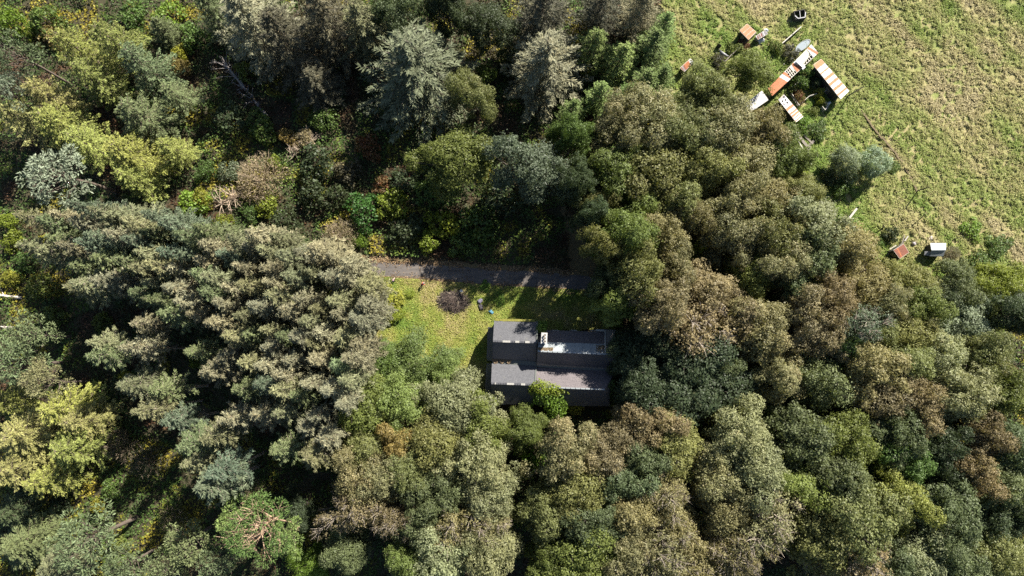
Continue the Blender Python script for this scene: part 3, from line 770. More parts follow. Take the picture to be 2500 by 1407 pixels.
def bag(label, px, py, r, col, sq=.6, seed=0, cat="bag", name="sack", group="bags and scraps on the grass"):
    bm = bmesh.new(); bmesh.ops.create_icosphere(bm, subdivisions=3, radius=1)
    rr = random.Random(seed)
    for v in bm.verts:
        n = math.sin(v.co.x * 5 + seed) * .12 + math.sin(v.co.y * 7 + 2 * seed) * .1 + math.sin((v.co.z + v.co.x) * 9) * .08
        v.co *= 1 + n
        if v.co.z < -.5: v.co.z = -.5
        v.co = Vector((v.co.x * r, v.co.y * r * .75, (v.co.z + .5) * r * sq))
    me = bpy.data.meshes.new(name); bm.to_mesh(me); bm.free()
    me.materials.append(simple("bag_cloth", col, .55, .4, 4.0, 0, .6))
    for p_ in me.polygons: p_.use_smooth = True
    p = P(px, py, 0)
    root = thing(name, label, cat, (p.x, p.y, .16), rr.uniform(0, 3), group)
    obj("bag", me, root)
    k = Tubes(); k.add([(r * .5, r * .3, r * sq * .8), (r * .75, r * .45, r * sq * 1.0), (r * 1.0, r * .6, r * sq * .7)], [r * .12, r * .2, r * .05], 6)
    obj("neck", k.mesh("neck", me.materials[0]), root)
bag("white bag lying beside the white-roofed hut", *crop4(1435, 415), .5, (.72, .66, .64), .7, 1)
bag("small cream scrap by the top corner of the white-roofed hut", *crop4(1520, 465), .28, (.55, .52, .44), .5, 2)
bag("washed-out lilac bag in tall grass between the two huts", *crop4(1050, 530), .5, (.33, .29, .30), .6, 3)
bag("dull purple-grey bag on the lawn beside the brush pile, upper of two dark ones", 1172, 736, .5, (.13, .12, .17), .6, 4)
bag("dark bag on the lawn beside the brush pile, lower of two dark ones", 1174.5, 750.5, .52, (.075, .065, .07), .6, 5)
bag("crumpled bright blue bag on the lawn above the slate cottage", 1199, 762, .45, (.07, .20, .28), .6, 6)
def post(name, label, base, tip_px, h, r, mat, arm=False):
    a, b = P(*base, 0), P(*tip_px, h)
    t_ = Tubes(); t_.add([a, a.lerp(b, .5) + Vector((.05, .03, 0)), b], [r, r * .85, r * .7], 8)
    root = thing(name, label, "pole", (a.x, a.y, 0), 0, "old wooden poles along the field")
    obj("shaft", localised(t_.mesh("shaft", mat), root), root)
    k = Solid().beam(b + Vector((-.05, 0, -.2)), b + Vector((.25, .05, -.1)), .07, .07)
    obj("crosspiece", localised(k.mesh("crosspiece", mat), root), root)
post("wooden_pole", "tall leaning pole behind the rust-striped long shed", crop3(1370, 950), crop3(1650, 780), 4.8, .12, M_WOOD)
post("wooden_pole", "dark leaning pole at the foot of the dyke below the willows", (2235, 468), (2268, 457), 3.8, .11, M_DARKWOOD)
post("wooden_pole", "thin pole casting a line of shade beyond the white-roofed hut", (2325, 586), (2350, 577), 3.2, .08, M_WOOD)
post("wooden_pole", "short pole standing in tall grass above the red hut", (2244, 538), (2258, 522), 2.4, .08, M_WOOD)
post("wooden_pole", "stub post beside the dark bush above the red hut", crop4(330, 190), crop4(365, 90), 1.9, .12, M_WOOD)
# collapsed gate by the wood
def crop6(x, y): return (1900 + x * 500 / 1716, 250 + y * 500 / 1716)
g0 = P(*crop6(190, 300), 0)
gt = thing("broken_gate", "grey broken gate and boards lying where the wood meets the field", "gate", (g0.x, g0.y, 0))
for a, b, wd in (((135, 235), (250, 380), .5), ((215, 275), (290, 350), .3), ((245, 375), (300, 320), .4), ((215, 430), (270, 370), .55), ((150, 300), (215, 400), .2), ((120, 270), (190, 250), .2)):
    obj("board", localised(Solid().beam(P(*crop6(*a), .55), P(*crop6(*b), .7), wd, .1).mesh("board", M_WOOD if wd > .25 else M_PALEWOOD), gt), gt)
# brush pile
r = np.random.default_rng(12)
bc = P(1107, 735, 0)
root = thing("brush_pile", "big dark heap of cut branches on the lawn between track and cottage", "brush pile", (bc.x, bc.y, 0))
tk, tp, td = Tubes(), Tubes(), Tubes()
for i in range(620):
    t_, rr_ = r.uniform(0, 6.283), r.uniform(0, 1) ** .6
    x, y = rr_ * 3.0 * math.cos(t_), rr_ * 2.05 * math.sin(t_) - .25 * math.cos(t_)
    z = .18 + max(0, 1.35 * (1 - rr_ ** 1.6)) * r.uniform(.25, 1)
    a = t_ + r.normal() * .9 if r.random() < .6 else .6 + r.normal() * .35
    L = r.uniform(.5, 1.9); dz = r.uniform(-.25, .2) * L
    p = Vector((x, y, z)); d = Vector((math.cos(a), math.sin(a), 0)) * L * .5 + Vector((0, 0, dz * .5))
    q0, q1 = p - d, p + d; q0.z, q1.z = max(q0.z, .12), max(q1.z, .12)
    m_ = (q0 + q1) / 2 + Vector((r.normal() * .08, r.normal() * .08, r.normal() * .05))
    w_ = r.uniform(.015, .045)
    (tk if r.random() < .72 else (tp if r.random() < .5 else td)).add([q0, m_, q1], [w_, w_ * .9, w_ * .5], 4)
obj("branches", tk.mesh("branches", simple("dark_twigs", (.115, .085, .07), .9, .45, 6)), root)
obj("pale_branches", tp.mesh("pale_branches", simple("bare_sticks", (.34, .28, .21), .9, .3, 6)), root)
obj("charred_branches", td.mesh("charred_branches", simple("charred_sticks", (.03, .026, .028), .9, .3, 6)), root)
hp_ = []
for i in range(13):
    for j in range(24):
        rr_, t_ = i / 12, j / 24 * 6.283
        hp_.append((rr_ * 2.75 * math.cos(t_), rr_ * 1.85 * math.sin(t_), .1 + .8 * (1 - rr_ ** 1.5) + .08 * math.sin(9 * t_ + i)))
F = [(i * 24 + j, i * 24 + (j + 1) % 24, (i + 1) * 24 + (j + 1) % 24, (i + 1) * 24 + j) for i in range(12) for j in range(24)]
obj("rotted_core", py_mesh("rotted_core", hp_, F, simple("rotten_brash", (.055, .042, .038), .95, .6, 5, 0, 1.0)), root)
p = P(1126, 711, .9)
o = obj("plastic_scrap", Solid().slab([p + Vector(k) for k in ((-.3, -.1, 0), (.25, -.25, .1), (.3, .05, .15), (.0, .35, .2))], .03).mesh("plastic_scrap", M_FRAME)); tag(o, "white plastic scrap caught in the top of the brush pile", "plastic")

# ------------------------------------------------------------------ tree kinds: a few crowns and trunks each, shared by all trees of the kind
def lobes_leaves(name, lobes, rng, per, leaf, aspect=.62, up=.35, jit=.7, outward_from=None, mat=None, radial=False, droop=0.0, lo=-.35, cl=1, spread=.2):
    """leaf clumps: lobes = (x, y, z, r, tint, warm)"""
    Ps, Ns, T, Wm, A = [], [], [], [], []
    for (x, y, z, r_, ti, wa) in lobes:
        n = int(per * (r_ / 1.6) ** 2 / cl) + 8
        d = sphere_dirs(rng, int(n * 2.2))
        o_ = np.array([x, y, z]) - (np.array([0, 0, z - r_]) if outward_from is None else outward_from)
        o_ = o_ / max(np.linalg.norm(o_), 1e-6)
        keep = (d @ o_) > lo + rng.normal(size=len(d)) * .25
        d = d[keep][:n]
        k = len(d)
        bumpy = 1 + .16 * np.sin(d[:, 0] * 6 + x * 3) * np.sin(d[:, 1] * 7 + y * 2) + .1 * np.sin(d[:, 2] * 9 + z)
        rr = r_ * bumpy * (1 - .32 * rng.random(k) ** 2)
        p = np.array([x, y, z]) + d * rr[:, None] * np.array([1, 1, .82])
        if droop: p[:, 2] -= droop * rng.random(k) * r_
        ct = rng.random(k)
        if cl > 1:
            p = np.repeat(p, cl, axis=0); d = np.repeat(d + rng.normal(size=d.shape) * .38, cl, axis=0); ct = np.repeat(ct, cl); k = len(p)
            off = rng.normal(size=(k, 3)) * spread; p = p + off; d = d + off / spread * .22
        Ps.append(p); Ns.append(d * .75 + np.array([0, 0, up]) + rng.normal(size=(k, 3)) * jit)
        T.append(np.clip(.25 * ti + .3 * ct + .45 * rng.random(k), 0, 1)); Wm.append(np.clip(.5 * wa + .3 * ct + .2 * rng.random(k), 0, 1))
        A.append(d + rng.normal(size=(k, 3)) * .4)
    p = np.concatenate(Ps); n_ = np.concatenate(Ns)
    al = np.concatenate(A) if radial else None
    if radial: n_ = np.cross(al, rng.normal(size=al.shape)) + np.array([0, 0, .3])
    if droop: al = np.concatenate(A) * .7 + np.array([0, 0, -.7]) + rng.normal(size=p.shape) * .4
    return leaf_mesh(name, p, n_, leaf * rng.uniform(.6, 1.35, len(p)), aspect, np.concatenate(T), np.concatenate(Wm), mat or M_LEAF, rng, al)

def broadleaf(seed, R=6.0, H=15.0, base=3.5, nl=66, per=470, leaf=.30, twiggy=0.0, flat=.9):
    rng = np.random.default_rng(seed)
    cz = base + (H - base) * .40; rz = (H - base) * .56
    ph = rng.uniform(0, 6.28, 4)
    lobes = []
    gold = 2.39996
    nbo = int(rng.integers(5, 8))
    bo = [(k * 6.283 / nbo + rng.normal() * .25, rng.uniform(.82, 1.18), rng.random(), rng.random(), rng.normal() * .07) for k in range(nbo)]
    for i in range(nl):
        u = (i + .5) / nl
        z = 1 - 1.42 * u
        th = i * gold + rng.normal() * .35
        h = math.sqrt(max(0, 1 - z * z))
        bb = min(bo, key=lambda q: abs((th - q[0] + 3.1416) % 6.2832 - 3.1416)); dth = (th - bb[0] + 3.1416) % 6.2832 - 3.1416
        pull = min(1, h * 1.3); th -= dth * .52 * pull
        asym = 1 + .22 * math.sin(2 * th + ph[0]) + .18 * math.sin(3 * th + ph[1]) + .12 * math.sin(5 * th + ph[2])
        k = rng.uniform(.74, 1.06) * (1 + (bb[1] - 1) * pull)
        x, y = R * .80 * h * asym * k * math.cos(th), R * .80 * h * asym * k * math.sin(th)
        zz = cz + rz * z * k * flat + bb[4] * H * pull - .06 * H * abs(dth) * pull
        r_ = R * rng.choice([.12, .17, .24, .30], p=[.3, .3, .25, .15]) * rng.uniform(.85, 1.15) * (1 if z > -.1 else .85)
        lobes.append((x, y, zz, r_, .5 * bb[2] + .5 * rng.random(), .62 * bb[3] + .38 * rng.random()))
    for i in range(9):
        th = i * gold; q_ = R * rng.uniform(.1, .5); lobes.append((q_ * math.cos(th), q_ * math.sin(th), cz + rz * (.50 - .9 * (q_ / R) ** 2) * flat, R * .30, rng.random(), rng.random() * .6))
    me = lobes_leaves("crown", lobes, rng, per * (1 - .5 * twiggy), leaf, outward_from=np.array([0, 0, cz - rz * .6]), up=.55, jit=.42, cl=6, spread=.21)
    tb = Tubes()
    bx, by = rng.normal() * .3, rng.normal() * .3
    fork = Vector((bx, by, base + .12 * H))
    tb.add([(0, 0, -.1), (0, 0, .35), (bx * .5, by * .5, base * .6), fork], [R * .085, R * .062, R * .052, R * .045], 7)
    for i, l in enumerate(lobes[:nl]):
        if i % 2 and not twiggy: continue
        tip = Vector(l[:3]); m_ = fork.lerp(tip, .5); m_.z += rng.normal() * .3 - .1 * (tip - fork).length; m_.x += rng.normal() * .3
        st = fork.lerp(Vector((0, 0, H * .55)), rng.random() * .5)
        tb.add([st, m_, tip], [R * .022, R * .014, R * .005], 4)
        nt = 2 + int(11 * twiggy)
        for k in range(nt):
            d = Vector(sphere_dirs(rng, 1)[0]); ou = (tip - Vector((0, 0, cz - rz * .4))).normalized()
            d = (d * .75 + ou * .8).normalized()
            L = l[3] * rng.uniform(.7, 1.25 + .25 * twiggy)
            q = tip + d * L
            tb.add([tip.lerp(m_, rng.random() * .4), tip + d * L * .5 + Vector(rng.normal(size=3) * .12), q], [.04 + .03 * twiggy, .03 + .015 * twiggy, .012], 3)
    return me, tb.mesh("trunk", M_BARK)

def conifer(seed, R=4.0, H=20.0, base=.12, whorl=.55, per=7, spray=.62, asp=.30, top_up=.5, low_droop=-.35, power=.85, stubs=0, ragged=.25, nspray=44, spread=.42, hang=.0):
    rng = np.random.default_rng(seed)
    Ps, Al, Nn, T, Wm, S = [], [], [], [], [], []
    tb = Tubes()
    lean = rng.normal(size=2) * .25
    ax = lambda z: np.array([lean[0] * (z / H) ** 2, lean[1] * (z / H) ** 2, z])
    tb.add([tuple(ax(z)) for z in (-.1, .4, H * .35, H * .7, H * .99)], [.34, .25, .19, .11, .02], 7)
    z = H * base
    while z < H * .985:
        f = (z - H * base) / (H * (1 - base))
        nb = max(4, int(round(per * (1 - .35 * f))))
        off = rng.uniform(0, 6.28)
        for k in range(nb):
            th = off + 6.283 * k / nb + rng.normal() * .22
            L = R * ((1 - f) ** power * .96 + .04) * rng.uniform(1 - ragged, 1 + ragged * .6)
            L *= .62 + .38 * min(1, f * 5 + .35)
            if stubs and f < .12 and rng.random() < .5: L *= .5
            sl = low_droop + (top_up - low_droop) * f ** 1.2 + rng.normal() * .08
            dr = np.array([math.cos(th), math.sin(th), 0])
            st = ax(z + rng.uniform(-.2, .2))
            pt = lambda t: st + dr * (L * t) + np.array([0, 0, sl * L * t + .16 * L * t * t])
            tb.add([tuple(pt(0)), tuple(pt(.5)), tuple(pt(.92))], [.045, .028, .012], 3)
            n = max(8, int(nspray * (L / R) ** .9))
            t = .10 + .92 * rng.random(n) ** .75
            side = rng.choice([-1.0, 1.0], n)
            lat = np.array([-dr[1], dr[0], 0])
            wl = spread * L * (1.06 - t) ** .8 * rng.random(n) + .05
            p = st + dr * (L * t)[:, None] + lat * (side * wl)[:, None]
            p[:, 2] += sl * L * t + .16 * L * t * t - .22 * wl - hang * rng.random(n) + rng.normal(size=n) * .06
            al = dr * .85 + lat * (side * (.35 + .6 * rng.random(n)))[:, None] + np.array([0, 0, sl * .6 - .12 - hang * .6]) + rng.normal(size=(n, 3)) * .22
            Ps.append(p); Al.append(al); S.append(spray * rng.uniform(.65, 1.3, n))
            Nn.append(np.array([0, 0, 1.0]) + rng.normal(size=(n, 3)) * .55)
            bt = rng.random()
            T.append(np.clip(.35 * bt + .5 * rng.random(n) + .15 * t, 0, 1)); Wm.append(np.clip(.35 * bt + .35 * rng.random(n) + .3 * (1 - t) + .1 * rng.random(), 0, 1))
        z += whorl * rng.uniform(.75, 1.25) * (1.0 if f < .7 else .8)
    for i in range(stubs):
        zz = H * base * rng.uniform(.45, 1.0); th = rng.uniform(0, 6.28); L = rng.uniform(.5, 1.7)
        a = ax(zz); tb.add([tuple(a), (a[0] + math.cos(th) * L, a[1] + math.sin(th) * L, zz - .15 * L)], [.035, .012], 3)
    p = np.concatenate(Ps)
    me = leaf_mesh("crown", p, np.concatenate(Nn), np.concatenate(S), asp, np.concatenate(T), np.concatenate(Wm), M_NEEDLE, rng, np.concatenate(Al))
    return me, tb.mesh("trunk", M_BARK)

def pine(seed, R=4.2, H=17.0, base=.55, nl=20, per=190, leaf=.5, bare=0):
    rng = np.random.default_rng(seed)
    lobes, tb = [], Tubes()
    bend = rng.normal(size=2) * .7
    top = Vector((bend[0], bend[1], H * .9))
    tb.add([(0, 0, -.1), (0, 0, .4), (bend[0] * .2, bend[1] * .2, H * .45), (bend[0] * .7, bend[1] * .7, H * .72), top], [.4, .3, .24, .15, .04], 7)
    for i in range(nl):
        th = i * 2.4 + rng.normal() * .3; f = (i + .5) / nl
        rr = R * math.sqrt(f) * rng.uniform(.7, 1.05)
        z = H * (base + (1 - base) * (.95 - .75 * f * f)) + rng.normal() * .5
        x, y = bend[0] + rr * math.cos(th), bend[1] + rr * math.sin(th)
        if bare and i % 3 == 0:
            tip = Vector((x, y, z))
        else:
            lobes.append((x, y, z, R * rng.uniform(.2, .33), rng.random(), rng.random() * .8)); tip = Vector((x, y, z))
        st = Vector((bend[0] * .6, bend[1] * .6, H * (base - .05 + .28 * (1 - f)))); m_ = st.lerp(tip, .55) + Vector((rng.normal() * .35, rng.normal() * .35, -.25))
        g_ = 1.7 if bare else 1
        tb.add([st, m_, tip], [.09 * g_, .065 * g_, .02 * g_], 5)
        for k in range(3 + 3 * bare):
            d = Vector(sphere_dirs(rng, 1)[0]); q = tip + d * R * .26
            tb.add([m_.lerp(tip, rng.uniform(.3, 1)), q], [.03 * g_, .012 * g_], 3)
    me = lobes_leaves("crown", lobes, rng, per, leaf, .3, .25, .8, mat=M_NEEDLE, radial=True, lo=-.6)
    return me, tb.mesh("trunk", M_BARK)

def willow(seed, R=4.0, H=7.5):
    rng = np.random.default_rng(seed); lobes, tb = [], Tubes()
    for i in range(34):
        u = (i + .5) / 34; z = 1 - 1.3 * u; th = i * 2.4 + rng.normal() * .3; h = math.sqrt(max(0, 1 - z * z)); k = rng.uniform(.6, .95)
        lobes.append((R * .8 * h * k * math.cos(th), R * .8 * h * k * math.sin(th), H * .5 + H * .42 * z * k, R * rng.uniform(.2, .3), rng.random(), rng.random()))
        if i % 2: tb.add([(0, 0, .5), tuple(Vector(lobes[-1][:3]) * .5), lobes[-1][:3]], [.12, .07, .02], 4)
    tb.add([(0, 0, -.1), (.1, 0, 1), (.1, .1, H * .5)], [.28, .2, .1], 7)
    me = lobes_leaves("crown", lobes, rng, 620, .36, .34, .5, .45, cl=6, spread=.2)
    return me, tb.mesh("trunk", M_BARK)

def bush(seed, R=2.2, H=2.6, nl=20, per=300, leaf=.30, aspect=.65):
    rng = np.random.default_rng(seed); lobes, tb = [], Tubes()
    ph = rng.uniform(0, 6.28, 2)
    for i in range(nl):
        th = i * 2.4 + rng.normal() * .4; f = (i + .5) / nl; asym = 1 + .22 * math.sin(2 * th + ph[0]) + .16 * math.sin(3 * th + ph[1])
        rr = R * .82 * math.sqrt(f) * asym * rng.uniform(.8, 1.05)
        z = H * (.72 * (1 - .7 * f) + rng.uniform(-.05, .18))
        r_ = R * rng.uniform(.22, .36)
        lobes.append((rr * math.cos(th), rr * math.sin(th), max(z, r_ * .5), r_, rng.random(), rng.random()))
        tb.add([(.1 * math.cos(th), .1 * math.sin(th), 0), (rr * .5 * math.cos(th), rr * .5 * math.sin(th), z * .65), lobes[-1][:3]], [.05, .035, .012], 4)
        for k in range(2):
            d = Vector(sphere_dirs(rng, 1)[0]); d.z = abs(d.z); p_ = Vector(lobes[-1][:3]); tb.add([p_, p_ + d * r_ * 1.25], [.02, .008], 3)
    me = lobes_leaves("foliage", lobes, rng, per, leaf, aspect, .4, .65)
    return me, tb.mesh("stem", M_BARK)

def twigbush(seed, R=3.5, H=4.5):
    """half bare shrub, a haze of fine tan twigs with few leaves"""
    rng = np.random.default_rng(seed); tb, lobes = Tubes(), []
    for i in range(60):
        th = i * 2.4; f = (i + .5) / 60; rr = R * math.sqrt(f) * rng.uniform(.75, 1.05); z = H * (1 - .65 * f) * rng.uniform(.75, 1.05)
        tip = Vector((rr * math.cos(th), rr * math.sin(th), z)); m_ = tip * .5 + Vector((rng.normal() * .2, rng.normal() * .2, .15 * z))
        tb.add([(0, 0, .2), m_, tip], [.05, .03, .01], 3)
        for k in range(9):
            p_ = m_.lerp(tip, rng.uniform(.2, 1)); d = (Vector(sphere_dirs(rng, 1)[0]) * .8 + tip.normalized()).normalized()
            tb.add([p_, p_ + d * rng.uniform(.4, 1.0)], [.022, .008], 3)
        lobes.append((tip.x * .9, tip.y * .9, z * .9, R * .19, rng.random(), rng.random()))
    me = lobes_leaves("foliage", lobes, rng, 170, .28, .4, .3, .9, lo=-.8)
    return me, tb.mesh("stem", M_BARK)

KINDS = {}   # code: (name, category, nominal R, H, list of (crown mesh, trunk mesh), child names, height of the seen crown centre)
def register(code, name, cat, R, H, variants, ch=("crown", "trunk"), zc=.62):
    KINDS[code] = (name, cat, R, H, variants, ch, zc)
register('B', "broadleaf_tree", "tree", 6, 15, [broadleaf(s, flat=.8 + .05 * (s % 4), nl=52 + 6 * (s % 4)) for s in range(11, 20)], zc=.66)
register('G', "broadleaf_tree", "tree", 5, 10, [broadleaf(s, 5, 10, 1.6, 66, 500, .26) for s in (61, 62, 63)], zc=.6)
register('T', "thinning_tree", "tree", 6, 15, [broadleaf(s, nl=56, per=330, twiggy=1.0, leaf=.29) for s in (31, 32, 33)], zc=.64)
register('S', "spruce_tree", "tree", 6.6, 22, [conifer(s, 7.6, 22, .08, .62, 9, .74, .20, nspray=104, ragged=.42, power=.85, low_droop=-.25, top_up=.35, spread=.26) for s in (41, 42, 43)], zc=.55)
register('F', "fir_tree", "tree", 4.6, 15, [conifer(s, 4.6, 15, .06, .62, 8, .50, .30, nspray=84, ragged=.3, top_up=.7) for s in (46, 47, 48)], zc=.55)
register('P', "plantation_spruce", "tree", 2.8, 22, [conifer(s, 3.7, 22, .32, .46, 6, .60, .20, .38, -.2, .95, 22, .42, 62, .26) for s in range(51, 58)], zc=.80)
register('Q', "plantation_spruce", "tree", 2.8, 22, [conifer(s, 3.4, 22, .50, .46, 6, .60, .20, .38, -.2, .9, 30, .45, 62, .26) for s in range(151, 156)], zc=.80)
register('L', "larch_tree", "tree", 5.2, 19, [conifer(s, 5.2, 19, .14, .66, 7, .54, .26, .35, -.12, .62, 0, .42, 90, .26, .16) for s in (71, 72, 73, 74)], zc=.58)
register('N', "pine_tree", "tree", 4.2, 17, [pine(s, nl=26) for s in (81, 82, 83)], zc=.78)
register('X', "pine_tree", "tree", 4.6, 16, [pine(88, 5.0, 16, .5, 26, 420, .34, 1)], zc=.76)
register('W', "willow_tree", "tree", 4, 7.5, [willow(91), willow(92)], zc=.55)
register('U', "bush", "bush", 2.2, 2.6, [bush(s) for s in range(101, 107)], ("foliage", "stem"), zc=.5)
register('V', "twiggy_shrub", "shrub", 3.5, 4.5, [twigbush(s) for s in (111, 112)], ("foliage", "stem"), zc=.6)

# colour words: leaf colour, share of turned leaves, words for the label
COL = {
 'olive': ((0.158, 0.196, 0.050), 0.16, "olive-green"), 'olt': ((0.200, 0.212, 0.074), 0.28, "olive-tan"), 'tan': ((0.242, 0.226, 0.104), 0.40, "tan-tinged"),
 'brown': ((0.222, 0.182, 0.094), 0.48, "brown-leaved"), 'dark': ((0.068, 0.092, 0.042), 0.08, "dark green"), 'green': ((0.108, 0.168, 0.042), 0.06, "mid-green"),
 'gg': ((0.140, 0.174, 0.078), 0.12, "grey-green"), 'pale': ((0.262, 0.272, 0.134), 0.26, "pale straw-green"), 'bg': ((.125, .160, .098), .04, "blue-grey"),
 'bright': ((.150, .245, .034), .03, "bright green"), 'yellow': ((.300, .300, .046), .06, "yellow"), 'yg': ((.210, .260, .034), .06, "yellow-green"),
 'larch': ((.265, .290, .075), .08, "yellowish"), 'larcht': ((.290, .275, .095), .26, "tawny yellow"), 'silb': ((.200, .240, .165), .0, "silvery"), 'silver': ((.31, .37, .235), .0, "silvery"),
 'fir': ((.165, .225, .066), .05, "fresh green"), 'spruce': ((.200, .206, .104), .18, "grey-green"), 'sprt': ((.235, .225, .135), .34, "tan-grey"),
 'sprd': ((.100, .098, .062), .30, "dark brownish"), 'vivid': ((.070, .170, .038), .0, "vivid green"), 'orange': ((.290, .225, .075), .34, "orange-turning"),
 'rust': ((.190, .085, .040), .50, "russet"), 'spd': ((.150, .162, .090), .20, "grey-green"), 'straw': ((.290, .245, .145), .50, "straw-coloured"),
}
BARK = {'B': (.13, .115, .10), 'G': (.12, .10, .085), 'T': (.36, .32, .27), 'S': (.19, .165, .14), 'F': (.17, .14, .11), 'P': (.30, .255, .205), 'Q': (.40, .35, .29), 'L': (.25, .205, .16), 'N': (.13, .105, .085), 'X': (.42, .30, .21), 'W': (.16, .14, .11), 'U': (.12, .10, .07), 'V': (.36, .29, .21)}
NOUN = {'Q': "bare-stemmed spruce", 'B': "broadleaf tree", 'G': "low broadleaf tree", 'T': "half-bare broadleaf tree", 'S': "broad spruce", 'F': "feathery conifer", 'P': "slender spruce", 'L': "larch",
        'N': "pine", 'X': "pine with bare orange limbs", 'W': "willow", 'U': "bush", 'V': "twiggy shrub"}
GROUP = {'Q': "slender spruces of the plantation", 'B': "broadleaf trees of the wood", 'G': "low trees beside the lawn", 'T': "half-bare trees of the wood", 'S': "big spruces along the top edge", 'F': "young conifers beside the field", 'P': "slender spruces of the plantation",
         'L': "larches", 'N': "pines", 'X': "pines", 'W': "silver willows in the field", 'U': "bushes", 'V': "twiggy shrubs"}
